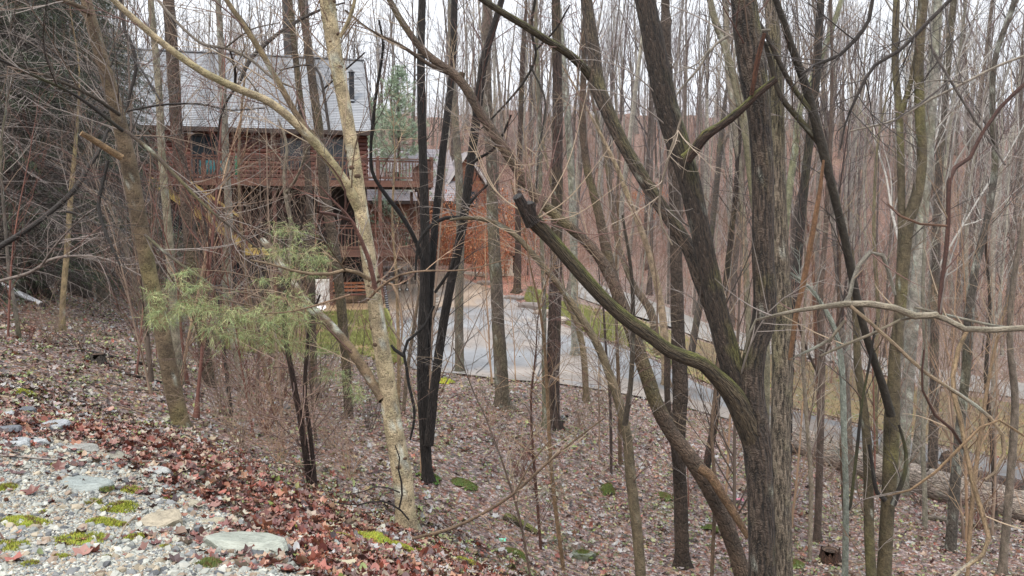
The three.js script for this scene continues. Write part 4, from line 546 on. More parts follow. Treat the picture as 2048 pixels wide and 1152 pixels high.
// --- middle distance trunks
const straight = [
  ['grey trunk with dark flaring foot on the leaf slope before the driveway', 'plated', T(0.144, 0.115, 0.094), .34, 14.4, [[1006, 812, 38], [1000, 710, 35], [994, 600, 32], [989, 500, 31], [985, 420, 30], [984, 330, 29], [976, 240, 27], [972, 120, 25], [974, 0, 24]]],
  ['slim pale grey trunk standing at the driveway edge right of the dark triple trunk', 'plated', T(0.200, 0.176, 0.144), .34, 18.6, [[920, 750, 25], [918, 640, 22], [920, 520, 21], [920, 400, 21], [914, 290, 19], [906, 190, 18], [902, 60, 16], [900, -40, 15]]],
  ['thick reddish brown trunk with flaking bark before the driveway, under the sawn limb', 'ridged', T(0.094, 0.061, 0.050), .26, 14.2, [[1106, 856, 38], [1106, 750, 34], [1109, 640, 34], [1112, 520, 32], [1114, 400, 29], [1115, 250, 26], [1114, 100, 24], [1112, 0, 22]]],
  ['thin lichen covered stem close to the left of the reddish brown trunk', 'smooth', T(0.144, 0.137, 0.108), .4, 14.0, [[1090, 850, 12], [1088, 740, 11], [1088, 600, 10], [1082, 430, 9], [1080, 280, 8], [1070, 0, 7]]],
  ['slanting tan stem at the lower driveway edge', 'smooth', T(0.158, 0.115, 0.079), .25, 16.5, [[1172, 790, 16], [1166, 700, 17], [1152, 640, 15], [1132, 600, 13], [1120, 540, 10], [1110, 420, 8]]],
  ['short leaning dark trunk beyond the propped dead branch', 'ridged', T(0.058, 0.040, 0.032), .1, 12.8, [[1413, 935, 21], [1428, 850, 20], [1434, 790, 19], [1440, 700, 17], [1452, 560, 15], [1470, 400, 13], [1480, 250, 11], [1492, 60, 9]]],
  ['broad brown trunk behind the left leaning tree, before the stairs', 'plated', T(0.101, 0.072, 0.054), .2, 12.4, [[424, 805, 34], [410, 700, 32], [396, 600, 31], [382, 500, 31], [371, 380, 31], [356, 290, 29], [348, 160, 30], [337, 0, 28], [330, -60, 25]]],
  ['slim pale grey green trunk just right of the leaning tree before the stairs', 'smooth', T(0.240, 0.216, 0.160), .36, 11.4, [[362, 790, 22], [352, 680, 21], [345, 580, 21], [336, 450, 20], [325, 330, 19], [317, 170, 17], [303, 20, 15], [298, -60, 13]]],
  ['pale lichen trunk before the yellow stair landing', 'smooth', T(0.208, 0.192, 0.160), .4, 12, [[512, 890, 19], [492, 790, 20], [460, 640, 22], [452, 540, 21], [458, 440, 19], [452, 330, 18], [447, 200, 17], [440, 60, 15], [434, -40, 13]]],
  ['brown trunk behind the fork of the pale beige tree', 'plated', T(0.115, 0.083, 0.058), .2, 12.8, [[702, 892, 25], [694, 760, 24], [685, 640, 25], [672, 520, 26], [652, 400, 26], [640, 280, 24], [626, 170, 21], [610, 50, 19], [600, -30, 17]]],
  ['narrow brown stem rising behind the deck railing to the upper edge', 'plated', T(0.094, 0.065, 0.047), .15, 15, [[630, 800, 18], [625, 650, 18], [622, 480, 18], [612, 300, 17], [595, 150, 16], [580, 0, 14]]],
  ['dark slanting trunk crossing behind the paired arching stems', 'ridged', T(0.050, 0.040, 0.036), .2, 12, [[1574, 900, 24], [1578, 760, 22], [1586, 640, 21], [1594, 540, 21], [1610, 360, 21], [1630, 180, 20], [1642, 0, 18], [1646, -50, 16]]],
  ['bright lichen covered trunk left of the dark slanting trunk', 'smooth', T(0.208, 0.216, 0.136), .45, 12.6, [[1560, 880, 20], [1562, 720, 19], [1564, 560, 19], [1576, 400, 18], [1590, 300, 17], [1600, 220, 15], [1640, 120, 14], [1680, 10, 13]]],
  ['silver lichen trunk with pale blotches behind the forked mossy tree', 'smooth', T(0.224, 0.216, 0.192), .46, 14.4, [[1808, 905, 30], [1814, 800, 30], [1822, 680, 30], [1834, 560, 29], [1845, 440, 26], [1858, 300, 24], [1868, 150, 22], [1876, 0, 20]]],
  ['grey mottled trunk with a dark crook near the right edge', 'plated', T(0.115, 0.101, 0.086), .42, 10.6, [[1898, 1155, 31], [1905, 1040, 28], [1916, 900, 25], [1932, 740, 21], [1938, 640, 22], [1950, 540, 19], [1974, 440, 17], [1990, 330, 16], [1985, 230, 14], [1990, 120, 13], [2030, 0, 12]]],
  ['grey trunk in the wood right of the forked mossy tree', 'plated', T(0.122, 0.101, 0.086), .3, 17, [[1866, 900, 24], [1868, 760, 22], [1870, 600, 20], [1875, 420, 19], [1882, 280, 18], [1896, 120, 17], [1908, 0, 16]]],
  ['slim mossy trunk leaning into the sky left of the heavy right stem', 'smooth', T(0.192, 0.176, 0.120), .35, 9.2, [[1530, 620, 22], [1520, 480, 22], [1506, 380, 22], [1492, 270, 20], [1474, 180, 19], [1452, 100, 18], [1430, 40, 17], [1416, -20, 15]]],
  ['pale thin trunk behind the mossy leaning one', 'smooth', T(0.224, 0.200, 0.160), .35, 13, [[1500, 760, 14], [1490, 500, 15], [1470, 250, 16], [1455, 120, 16], [1450, 0, 15]]],
  ['two-tone grey trunk standing far behind the sawn stubs', 'smooth', T(0.208, 0.208, 0.184), .42, 22, [[1150, 700, 20], [1148, 520, 19], [1140, 300, 18], [1125, 120, 17], [1112, -20, 16]]],
  ['pale broken snag leaning left beyond the driveway', 'smooth', T(0.304, 0.232, 0.160), .2, 20, [[1330, 700, 22], [1326, 640, 20], [1312, 560, 18], [1290, 480, 16], [1266, 420, 14], [1240, 350, 11]]],
  ['knotty tan trunk on the grass bank beside the pale snag', 'plated', T(0.173, 0.130, 0.094), .3, 24, [[1316, 760, 20], [1312, 680, 20], [1300, 620, 22], [1270, 575, 17], [1240, 500, 14], [1225, 420, 12], [1210, 300, 10]]],
  ['far dark trunk leaning right on the grass bank', 'plated', T(0.079, 0.065, 0.058), .2, 26, [[1378, 745, 20], [1392, 650, 18], [1410, 560, 16], [1425, 450, 14], [1440, 300, 12]]],
  ['thick reddish stump-footed trunk among fallen leaves beyond the driveway', 'ridged', T(0.086, 0.050, 0.040), .2, 36, [[1034, 584, 22], [1036, 520, 17], [1036, 420, 15], [1040, 280, 13], [1046, 100, 11]]],
  ['slender pale stem at far left under the conifers', 'smooth', T(0.240, 0.184, 0.104), .3, 13.5, [[126, 598, 12], [134, 500, 12], [141, 400, 11], [150, 300, 8], [155, 240, 5]]],
  ['grey weathered trunk standing between the conifers and the house skirt', 'plated', T(0.115, 0.101, 0.079), .3, 20, [[205, 610, 22], [200, 540, 22], [196, 470, 20], [190, 380, 18], [180, 200, 14]]],
  ['thin grey sapling beside the white pipe', 'smooth', T(0.101, 0.086, 0.072), .3, 11, [[36, 658, 9], [28, 600, 8], [20, 560, 8], [12, 470, 7], [2, 300, 5]]],
  ['tall dark trunk far behind the roof ridge', 'plated', T(0.065, 0.058, 0.058), .2, 46, [[578, 300, 24], [578, 120, 24], [574, 40, 22], [572, -40, 20]]],
  ['second dark trunk far behind the roof ridge, thinner and right', 'plated', T(0.072, 0.065, 0.061), .2, 48, [[618, 300, 16], [614, 120, 15], [610, 0, 13]]],
];
straight.forEach(([l, b, tint, li, d, p], k) => tracedTree({  l, bark: b, tint, o: { lichen: li, stain: .15 }, d, d2: d + .5, p: p.map(([x, y, w]) => [x, y, w * (w > 12 ? .78 : .9)]), ext: 4, flare: .4, tile: .5, tw: [59, 1.0, 2, k % 3 ? [GREYT, BROWNT, DARKT] : [TAN, GREYT]], twFrom: .35 }));
// --- forked mossy tree lower right with two wild stems
tracedTree({ l: 'mossy forked tree with white lichen spots at lower right, its left stem black and leaning', bark: 'smooth', tint: T(0.094, 0.076, 0.043), o: { lichen: .26, stain: .22 }, d: 7.6, d2: 8,
  p: [[1766, 1200, 30], [1770, 1110, 28], [1775, 1020, 27], [1781, 920, 30], [1784, 840, 31], [1788, 760, 24], [1790, 700, 22], [1798, 640, 21], [1806, 540, 24], [1816, 450, 24], [1836, 380, 21], [1844, 320, 19], [1840, 230, 19], [1838, 120, 18], [1846, 0, 18], [1850, -60, 16]], ext: 3,
  limbs: [{ p: [[1782, 830, 18], [1765, 770, 16], [1748, 720, 15], [1728, 655, 15], [1706, 560, 16], [1690, 480, 16], [1668, 390, 16], [1642, 285, 19], [1612, 175, 17], [1582, 90, 14], [1552, 0, 12]], d: 7.5, d2: 6.7, tint: T(0.036, 0.030, 0.022), o: { lichen: .12, moss: .2 }, ext: 1.5 },
    { p: [[1642, 290, 13], [1600, 240, 12], [1560, 190, 11], [1530, 90, 9], [1480, 20, 8], [1465, -20, 7]], d: 7, d2: 6.6, tint: T(0.065, 0.054, 0.040) }, { p: [[1628, 230, 10], [1580, 165, 10], [1535, 75, 9], [1495, 10, 8]], d: 6.9, d2: 6.6, tint: T(0.058, 0.047, 0.036) },
    { p: [[1800, 700, 15], [1798, 600, 15], [1803, 480, 15], [1802, 350, 14], [1798, 220, 13], [1790, 120, 13], [1793, 0, 12]], d: 7.7, d2: 8.2, ext: 2, tint: T(0.101, 0.083, 0.050) }, { p: [[1802, 225, 12], [1820, 170, 11], [1834, 100, 9]], d: 8 },
    { p: [[1745, 1200, 21], [1738, 1060, 20], [1736, 920, 19], [1726, 800, 15], [1716, 740, 15], [1712, 640, 13], [1700, 500, 14]], d: 7.5, d2: 7.9, tint: T(0.094, 0.076, 0.043), n: 'stem' },
    { p: [[1786, 1010, 13], [1796, 985, 11], [1810, 945, 9], [1812, 905, 8], [1798, 850, 5]], d: 7.5, tint: T(0.025, 0.020, 0.018) }, { p: [[1770, 1000, 11], [1754, 985, 9], [1746, 940, 8], [1738, 890, 6]], d: 7.4, tint: T(0.022, 0.018, 0.016) },
    { p: [[1700, 1020, 6], [1714, 900, 7], [1725, 800, 6], [1740, 720, 5], [1752, 640, 4]], d: 7.2, tint: T(0.022, 0.018, 0.016) }],
  tw: [92, .8, 2, [DARKT, GREYT, BROWNT]], twFrom: .4 });
// --- near branches that reach in from the right
tracedTree({ n: 'hanging_branch', l: 'pale grey branch reaching in from the right edge with a long drooping tan shoot', c: 'branch', bark: 'smooth', tint: T(0.264, 0.232, 0.176), o: { lichen: .38 }, base: false, d: 3.3, d2: 3.5,
  p: [[2140, 652, 12], [2048, 656, 12], [1930, 658, 12], [1895, 640, 11], [1872, 630, 14], [1830, 632, 14], [1790, 616, 13], [1740, 608, 14], [1690, 608, 13], [1640, 614, 10], [1590, 622, 8], [1545, 632, 7], [1512, 640, 5], [1500, 665, 5], [1490, 705, 3]],
  limbs: [{ l: 'drooping tan shoot', p: [[1935, 660, 8], [1918, 695, 10], [1906, 750, 10], [1908, 790, 10], [1922, 840, 11], [1930, 890, 9], [1945, 960, 10], [1966, 1030, 11], [1978, 1075, 10], [1966, 1110, 9], [1930, 1135, 9], [1900, 1160, 9]], d: 3.4, d2: 3.1, tint: T(0.336, 0.240, 0.144) },
    { p: [[1700, 612, 8], [1740, 645, 8], [1790, 690, 8], [1850, 745, 8], [1920, 790, 8], [1980, 835, 8], [2005, 870, 8], [2008, 910, 8], [1990, 945, 7], [1970, 960, 5]], d: 3.4, d2: 3.2, tint: T(0.320, 0.240, 0.160) },
    { p: [[2060, 880, 4], [2030, 860, 5], [1998, 840, 5], [1960, 855, 5], [1920, 895, 6], [1870, 945, 6], [1820, 980, 5], [1775, 992, 3]], d: 3.2, tint: T(0.360, 0.240, 0.136) },
    { p: [[1880, 630, 9], [1881, 590, 9], [1886, 545, 9], [1893, 500, 9], [1897, 440, 9], [1899, 360, 9], [1910, 335, 9], [1940, 315, 8], [1965, 265, 8], [2000, 215, 8], [2055, 162, 8]], d: 3.35, d2: 3.6, tint: T(0.086, 0.036, 0.025), o: {} },
    { p: [[1690, 606, 9], [1700, 590, 9], [1706, 560, 8], [1718, 530, 9], [1740, 505, 10], [1765, 510, 9], [1778, 545, 8], [1790, 590, 6]], d: 3.5, tint: T(0.272, 0.256, 0.216) },
    { p: [[1690, 640, 6], [1660, 680, 7], [1620, 700, 6], [1580, 718, 4], [1610, 738, 3]], d: 3.4, tint: T(0.240, 0.200, 0.144) }, { p: [[1860, 628, 6], [1800, 640, 6], [1750, 665, 6], [1690, 690, 6], [1640, 712, 4]], d: 3.4, tint: T(0.280, 0.240, 0.176) },
    { p: [[2048, 660, 6], [1980, 650, 6], [1900, 632, 6], [1830, 615, 5]], d: 3.4 }, { p: [[1930, 900, 6], [1905, 860, 7], [1870, 830, 6], [1845, 780, 5], [1848, 700, 4]], d: 3.3, tint: T(0.094, 0.043, 0.029), o: {} }, { p: [[1893, 452, 5], [1840, 448, 5], [1800, 432, 5], [1776, 408, 4]], d: 3.4, tint: T(0.216, 0.115, 0.072), o: {} }],
  tw: [28, .3, 1, [TAN, REDT, GREYT]], twFrom: 0 });
tracedTree({ n: 'hanging_branch', l: 'dark slender branch sweeping from the top right across the sky to the leaning black stem', c: 'branch', bark: 'smooth', tint: T(0.050, 0.040, 0.036), base: false, d: 5, p: [[1920, -20, 8], [1860, 40, 8], [1800, 100, 7], [1750, 130, 7], [1715, 190, 6], [1690, 250, 4], [1680, 300, 3]], limbs: [{ p: [[1745, 0, 8], [1738, 40, 8], [1710, 80, 8], [1680, 110, 7], [1630, 130, 6], [1600, 150, 4]], d: 5.2 }], tw: [28, .5, 2, DARKT], twFrom: 0 });
tracedTree({ n: 'hanging_branch', l: 'long thin reddish twig lying across the lower middle of the slope', c: 'branch', bark: 'smooth', tint: T(0.240, 0.160, 0.104), base: false, d: 5.6, d2: 5.2, p: [[825, 1077, 7], [900, 1058, 7], [960, 1030, 6], [1024, 990, 6], [1090, 930, 5], [1150, 880, 4], [1210, 835, 3]], limbs: [{ p: [[1030, 985, 4], [1060, 930, 4], [1100, 880, 3]], d: 5.3 }], tw: [12, .3, 1, TAN], twFrom: .4 });

// --- dead and wild branches across the left and the house front
const wild = [
  ['dark bowed bough hanging before the conifers at far left', T(.035, .03, .028), 10.5, 11.5, [[-20, 505, 11], [50, 462, 11], [100, 425, 10], [150, 378, 10], [175, 338, 9], [200, 298, 7], [215, 260, 5]], [[[110, 420, 5], [160, 430, 5], [220, 470, 4], [250, 520, 3]]]],
  ['black vertical crooked branch left of the leaning tree trunk', T(.03, .026, .024), 8.6, 8.2, [[216, 322, 7], [204, 370, 8], [197, 410, 8], [206, 450, 7], [222, 490, 6], [240, 530, 4]], []],
  ['long pale twig arching along the bank at far left', T(.24, .2, .18), 10, 9, [[0, 562, 6], [60, 545, 7], [100, 520, 6], [150, 512, 5], [210, 518, 4], [300, 560, 3]], [[[80, 535, 5], [120, 480, 4], [170, 430, 3]]]],
  ['dark hooked branch curving before the left end of the roof', T(.05, .042, .04), 9.5, 9.5, [[240, -20, 7], [250, 60, 7], [266, 95, 7], [272, 140, 7], [262, 180, 6], [252, 226, 5]], [[[262, 110, 4], [290, 150, 4], [320, 200, 3]], [[256, 222, 4], [285, 216, 4], [330, 209, 4], [400, 208, 4], [460, 220, 3], [530, 216, 2]]]],
  ['light grey branch crossing the roof from the top edge to the curved limb', T(.2, .17, .14), 7.6, 6.7, [[300, -20, 6], [350, 40, 6], [405, 88, 6], [450, 96, 6], [500, 118, 6], [548, 158, 5], [600, 180, 3]], [[[450, 96, 4], [500, 60, 3], [560, 45, 2]], [[420, 90, 4], [470, 130, 4], [520, 190, 3], [540, 230, 2]]]],
  ['pale wriggling sapling stem before the deck rail', T(.3, .26, .2), 11, 11, [[575, 560, 9], [582, 450, 8], [572, 400, 7], [568, 350, 6], [574, 300, 6], [566, 262, 5], [556, 238, 3]], [[[572, 385, 6], [590, 362, 6], [602, 335, 5], [614, 300, 4], [622, 290, 2]]]],
  ['reddish forked shoot before the pale beige tree', T(.14, .06, .045), 6.1, 6.0, [[752, 585, 10], [738, 520, 9], [722, 480, 8], [705, 445, 7], [690, 425, 6], [665, 400, 4], [640, 372, 3]], [[[700, 440, 7], [670, 430, 7], [636, 424, 6]], [[690, 425, 4], [690, 380, 4], [668, 340, 3], [640, 310, 2]]]],
  ['tan curved branch stretching left from the pale beige tree over the young pine', T(.26, .19, .12), 6.15, 5.8, [[742, 560, 9], [715, 545, 8], [690, 540, 7], [660, 548, 7], [620, 548, 6], [580, 540, 5], [540, 528, 4], [500, 520, 3]], [[[690, 540, 4], [665, 505, 3], [640, 470, 2]]]],
  ['tan looping shoot right of the pale beige tree above the driveway', T(.3, .2, .13), 6.3, 5.9, [[742, 575, 6], [760, 560, 7], [785, 570, 6], [800, 610, 5], [805, 650, 4], [800, 700, 3]], [[[735, 600, 6], [760, 575, 6], [800, 550, 5], [850, 542, 4], [930, 540, 3], [1010, 520, 2]], [[700, 590, 5], [650, 605, 4], [590, 622, 3], [520, 628, 2]]]],
  ['dark crossing branches high over the roof beside the beige tree', T(.055, .045, .04), 8.5, 9, [[480, 160, 8], [500, 120, 8], [540, 80, 8], [590, 45, 7], [640, 20, 5], [690, 5, 3]], [[[470, 175, 6], [470, 140, 5], [460, 100, 4]], [[515, 105, 5], [500, 60, 4], [470, 20, 3]], [[480, 165, 5], [455, 200, 5], [440, 240, 4], [436, 280, 3]]]],
  ['dark forked branch before the middle of the roof', T(.06, .05, .045), 9, 9.4, [[660, 270, 6], [648, 190, 6], [640, 150, 5], [622, 130, 4], [560, 140, 3]], [[[645, 180, 4], [690, 140, 4], [730, 105, 3]]]],
  ['wiry dark branch arching over the driveway beside the grey trunk', T(.05, .045, .04), 11, 12, [[1070, 0, 6], [1062, 60, 6], [1072, 110, 5], [1050, 160, 5], [1000, 220, 4], [960, 260, 3]], [[[1072, 100, 4], [1110, 60, 4], [1140, 10, 3]], [[1060, 130, 4], [1090, 200, 4], [1078, 300, 4], [1070, 420, 3]]]],
  ['grey arched branch crossing the sky between the heavy stems', T(.26, .23, .19), 6.6, 6.2, [[1540, 60, 5], [1510, 62, 6], [1470, 66, 6], [1430, 90, 5], [1395, 140, 5], [1360, 180, 4], [1330, 230, 3]], [[[1420, 98, 4], [1390, 130, 3], [1340, 150, 2]]]],
  ['pale curved twig hanging before the heavy leaning stem', T(.32, .26, .2), 4.8, 4.7, [[1362, 235, 4], [1356, 260, 5], [1338, 310, 5], [1325, 360, 5], [1318, 420, 5], [1325, 455, 4], [1345, 490, 3]], []],
  ['fine bluish lichen stem bending at the right of the heavy trunk', T(.26, .29, .25), 8.6, 9, [[1690, 1150, 13], [1692, 1000, 12], [1688, 860, 12], [1684, 740, 12], [1676, 680, 11], [1662, 640, 10], [1645, 610, 8], [1620, 575, 6], [1580, 545, 4]], []],
  ['brown stem with many side shoots left of the mossy forked tree', T(.11, .08, .065), 11, 11.4, [[1640, 900, 14], [1642, 800, 14], [1644, 700, 13], [1640, 600, 12], [1650, 480, 10], [1660, 300, 8], [1664, 120, 6], [1660, -20, 5]], [[[1644, 720, 6], [1670, 660, 5], [1690, 600, 4], [1720, 520, 3]], [[1642, 760, 6], [1610, 690, 5], [1590, 620, 4]]]],
  ['thin grey stem leaning out of the frame at the right edge', T(.2, .17, .14), 9.5, 9, [[2010, 1080, 16], [2022, 940, 15], [2030, 800, 14], [2020, 680, 12], [2030, 540, 10], [2060, 400, 8]], []],
  ['long slanting dark twig crossing the right side', T(.12, .1, .09), 7, 6.4, [[1860, 90, 5], [1900, 160, 5], [1950, 240, 5], [1985, 290, 4], [2010, 330, 4]], [[[1900, 160, 4], [1850, 200, 4], [1790, 240, 3], [1720, 300, 2]]]],
  ['pale dead twig crossing the right hillside', T(.32, .28, .23), 7, 6.8, [[2060, 108, 5], [2000, 130, 5], [1920, 170, 5], [1850, 205, 4], [1790, 240, 4], [1700, 262, 3]], [[[1930, 165, 3], [1880, 160, 3], [1820, 170, 2]]]],
];
wild.forEach(([l, t, d, d2, p, L], k) => tracedTree({ n: 'hanging_branch', l, c: 'branch', bark: 'smooth', tint: t, base: p[0][2] > 12, d, d2, p, limbs: L.map((q, i) => ({ p: q, d: (d + d2) / 2, d2: (d + d2) / 2 - .5 + i * .4 })), tw: d < 7.2 ? [9, .3, 2, [t, t, GREYT]] : [22, .55, 2, [t, t, k % 2 ? REDT : GREYT]], twFrom: .1 }));

// --- thin saplings standing on the middle and right slope, each traced
const thin = [
  ['thin straight tan sapling with opposite side twigs, in the middle of the slope', [.26, .17, .1], 8.6, [[1128, 1150, 9], [1110, 1010, 9], [1100, 900, 8], [1094, 780, 7], [1088, 680, 6], [1076, 600, 5], [1062, 540, 3]]],
  ['reddish thin sapling leaning right of the dark triple trunk', [.13, .06, .045], 9, [[1085, 1152, 6], [1075, 1010, 6], [1066, 900, 5], [1062, 800, 5], [1072, 700, 3]]],
  ['wiry brown sapling beside the long thin reddish twig', [.12, .08, .06], 7.4, [[1060, 1152, 5], [1040, 1040, 5], [1010, 940, 4], [985, 870, 3]]],
  ['first of two straight thin saplings before the driveway under the sawn limb', [.2, .14, .09], 13, [[1240, 905, 8], [1238, 790, 8], [1234, 680, 7], [1232, 560, 5], [1236, 430, 4]]],
  ['second, darker of two straight thin saplings before the driveway', [.07, .05, .045], 12.5, [[1222, 900, 6], [1220, 800, 6], [1212, 700, 5], [1206, 610, 4]]],
  ['pale sapling standing before the lawn right of the pale beige tree', [.3, .22, .13], 12, [[792, 860, 9], [798, 760, 8], [796, 650, 7], [792, 540, 6], [785, 440, 5], [790, 300, 3]]],
  ['grey sapling close behind the dark triple trunk base', [.2, .16, .12], 13.5, [[805, 850, 9], [815, 740, 8], [830, 640, 7], [842, 560, 5]]],
  ['slim dark sapling in front of the broad brown trunk', [.05, .04, .035], 10.5, [[470, 900, 8], [455, 760, 8], [440, 640, 7], [424, 520, 6], [405, 420, 4]]],
  ['slim tan sapling crossing the cluster before the stairs', [.25, .18, .11], 11, [[560, 880, 8], [530, 740, 8], [500, 600, 7], [482, 450, 6], [478, 300, 5], [490, 150, 4]]],
  ['grey slanting sapling before the skirt of the house', [.24, .2, .16], 12, [[300, 750, 7], [285, 640, 7], [262, 540, 6], [235, 450, 5], [200, 370, 3]]],
  ['thin sapling with upswept twigs at the foot of the straight burl trunk', [.2, .14, .1], 9, [[1425, 1120, 8], [1430, 980, 8], [1424, 860, 7], [1436, 740, 5], [1450, 640, 4]]],
  ['pale slim sapling left of the rotten reddish stump', [.26, .22, .17], 10, [[1620, 1100, 9], [1622, 960, 9], [1612, 820, 8], [1606, 700, 7], [1612, 560, 5]]],
  ['brown sapling between stump and fallen trunk', [.15, .1, .07], 11.5, [[1690, 1040, 9], [1684, 900, 8], [1690, 780, 7], [1676, 660, 6], [1680, 520, 5]]],
  ['grey lichen sapling before the fallen trunk', [.28, .27, .22], 12, [[1850, 1010, 10], [1846, 880, 9], [1852, 740, 8], [1846, 600, 7], [1850, 440, 5]]],
  ['tan sapling bent right at the lower right', [.3, .21, .13], 9, [[1935, 1140, 9], [1945, 1000, 9], [1962, 860, 8], [1985, 720, 6], [2015, 600, 5]]],
  ['dark sapling forking before the far end of the fallen trunk', [.06, .05, .042], 12.5, [[1990, 1030, 10], [1984, 880, 9], [1972, 760, 8], [1980, 620, 6], [1972, 480, 5]]],
  ['olive sapling behind the fallen trunk', [.2, .18, .11], 17, [[1752, 900, 9], [1750, 760, 9], [1756, 620, 8], [1748, 480, 7], [1754, 300, 5]]],
  ['light grey crooked sapling behind the fallen trunk near the dark stump', [.3, .28, .24], 18, [[1930, 925, 10], [1926, 800, 10], [1940, 660, 9], [1932, 520, 8], [1944, 340, 6]]],
  ['reddish brown sapling beside the lane right of the heavy trunk', [.16, .08, .055], 19, [[1640, 880, 9], [1636, 760, 9], [1630, 640, 8], [1624, 500, 6]]],
  ['ash grey sapling on the grass bank right of the heavy trunk', [.26, .24, .22], 24, [[1690, 840, 10], [1696, 700, 10], [1700, 560, 9], [1692, 400, 7], [1700, 240, 5]]],
  ['brown sapling on the grass bank before the lane at right', [.15, .11, .09], 25, [[1800, 850, 11], [1796, 700, 10], [1802, 560, 9], [1796, 400, 7]]],
  ['pale sapling on the grass bank at the far right', [.32, .3, .26], 24, [[1985, 850, 12], [1990, 700, 11], [1984, 560, 10], [1994, 380, 8]]],
  ['dark leaning sapling between the lane and the driveway at right', [.07, .055, .05], 22, [[1560, 830, 12], [1570, 700, 11], [1585, 560, 9], [1592, 420, 7]]],
];
thin.forEach(([l, t, d, p], k) => tracedTree({ n: 'sapling', l, c: 'sapling', bark: 'smooth', tint: t, o: { lichen: .2 }, d, d2: d + (k % 3 - 1) * .4, p, flare: .05, ext: d > 15 ? 3 : 1, tw: [d > 15 ? 46 : 34, d > 15 ? 1.4 : .75, 2, [t, GREYT, k % 2 ? REDT : TAN]], twFrom: .2 }));
// ------------------------------------------------------------------ young white pine with drooping pale needles in front of the leaning limb
const needleM = vcol({ roughness: .6, side: THREE.DoubleSide });
function needles(tb, p, d, n, len, rng, cols, droop = .5, w = .0016) { // a spray of needles along a shoot
  for (let k = 0; k < n; k++) { const v = V(rng() - .5, rng() - .5, rng() - .5).normalize().addScaledVector(d, .75); v.y -= droop * rng(); v.normalize(); const l = len * (.6 + .6 * rng()), s = V(rng() - .5, rng() - .5, rng() - .5).cross(v).normalize().multiplyScalar(w), c = cols[Math.floor(rng() * cols.length)], q = .7 + .6 * rng(); const o = p.clone().addScaledVector(d, (rng() - .5) * len * .6);
    tb.tri(o.clone().add(s), o.clone().sub(s), o.clone().addScaledVector(v, l).add(V(0, -droop * l * .25, 0)), [c[0] * q, c[1] * q, c[2] * q]); }
}
{
  const g = tracedTree({ n: 'pine_sapling', l: 'young pine with soft pale yellow green needles hanging before the leaning limb', bark: 'ridged', tint: T(.1, .06, .048), d: 7.2, d2: 6.5, flare: .1,
    p: [[622, 978, 15], [613, 920, 14], [603, 850, 13], [592, 790, 12], [582, 735, 11], [570, 670, 10], [572, 600, 8], [585, 530, 7], [600, 470, 5], [606, 430, 3]],
    limbs: [{ n: 'stem', p: [[631, 976, 10], [624, 900, 9], [618, 850, 9], [610, 790, 8], [614, 700, 8], [622, 640, 6], [640, 590, 4]], d: 7.15, d2: 6.9 }] });
  const off = g.position, wood = new TB(), nd = new TB(), r = RNG(404), cols = [[.24, .31, .12], [.31, .36, .15], [.15, .22, .09], [.4, .4, .19], [.2, .27, .12]];
  const blobs = [[592, 462, 46, 6.5], [615, 505, 46, 6.4], [570, 500, 40, 6.5], [640, 520, 36, 6.4], [605, 545, 44, 6.4], [590, 600, 56, 6.3], [560, 625, 62, 6.2], [520, 640, 56, 6.2], [600, 640, 46, 6.2], [480, 630, 58, 6.15], [440, 622, 50, 6.1], [400, 612, 50, 6.1], [365, 602, 46, 6.05], [335, 620, 36, 6], [318, 640, 28, 6], [420, 660, 40, 6.1], [540, 675, 52, 6.3], [470, 672, 46, 6.2], [575, 690, 44, 6.4], [400, 575, 26, 6.1], [350, 570, 24, 6], [300, 590, 22, 5.95], [668, 745, 34, 6.7], [700, 770, 30, 6.7], [650, 700, 22, 6.7], [720, 790, 18, 6.7], [375, 540, 18, 6.2], [520, 560, 16, 6.2]];
  for (const [x, y, R, d] of blobs) {
    const c = pix(x, y, d).sub(off), rr = R * d / F, st = pix(lerp(x, 580, .75), y + 14 + R * .4, 6.75).sub(off); const [a, b] = smooth([st, st.clone().lerp(c, .5).add(V(0, .03, 0)), c], [.006, .0045, .002], .08); wood.tube(a, b, { sides: 5, col: [.16, .11, .075] });
    const ns = Math.round(R * .52); for (let k = 0; k < ns; k++) { const v = V(r() - .5, (r() - .5) * .42, r() - .5).normalize(), rad = rr * 1.12 * Math.pow(r(), .5), tip = c.clone().addScaledVector(v, rad), dir = v.clone(); dir.y -= .25; dir.normalize(); const s0 = c.clone().addScaledVector(v, rad * .35);
      wood.tube([s0, s0.clone().lerp(tip, .5).add(V(0, .008, 0)), tip], [.0022, .0017, .001], { sides: 3, col: [.2, .15, .08] }); for (let j = 0; j < 3; j++) needles(nd, s0.clone().lerp(tip, .5 + .25 * j), dir, 5, .085, r, cols, .6, .0013); }
  }
  mesh('branch', wood.geo(), twigM, g); mesh('foliage', nd.geo(), needleM, g);
  // bare lower side twigs of the sapling
  const lt = new TB(); for (let k = 0; k < 40; k++) { const t = r(), [a] = g._all[r() < .6 ? 0 : 1], i = Math.floor(t * a.length * .55), dd = V(r() - .5, (r() - .3) * .5, r() - .5).normalize(); twig(lt, a[i].clone().sub(off), dd, .35 + r() * .8, .0045, r, 2, k % 2 ? [.1, .06, .05] : [.22, .14, .11], 4); } mesh('crown', lt.geo(), twigM, g);
}
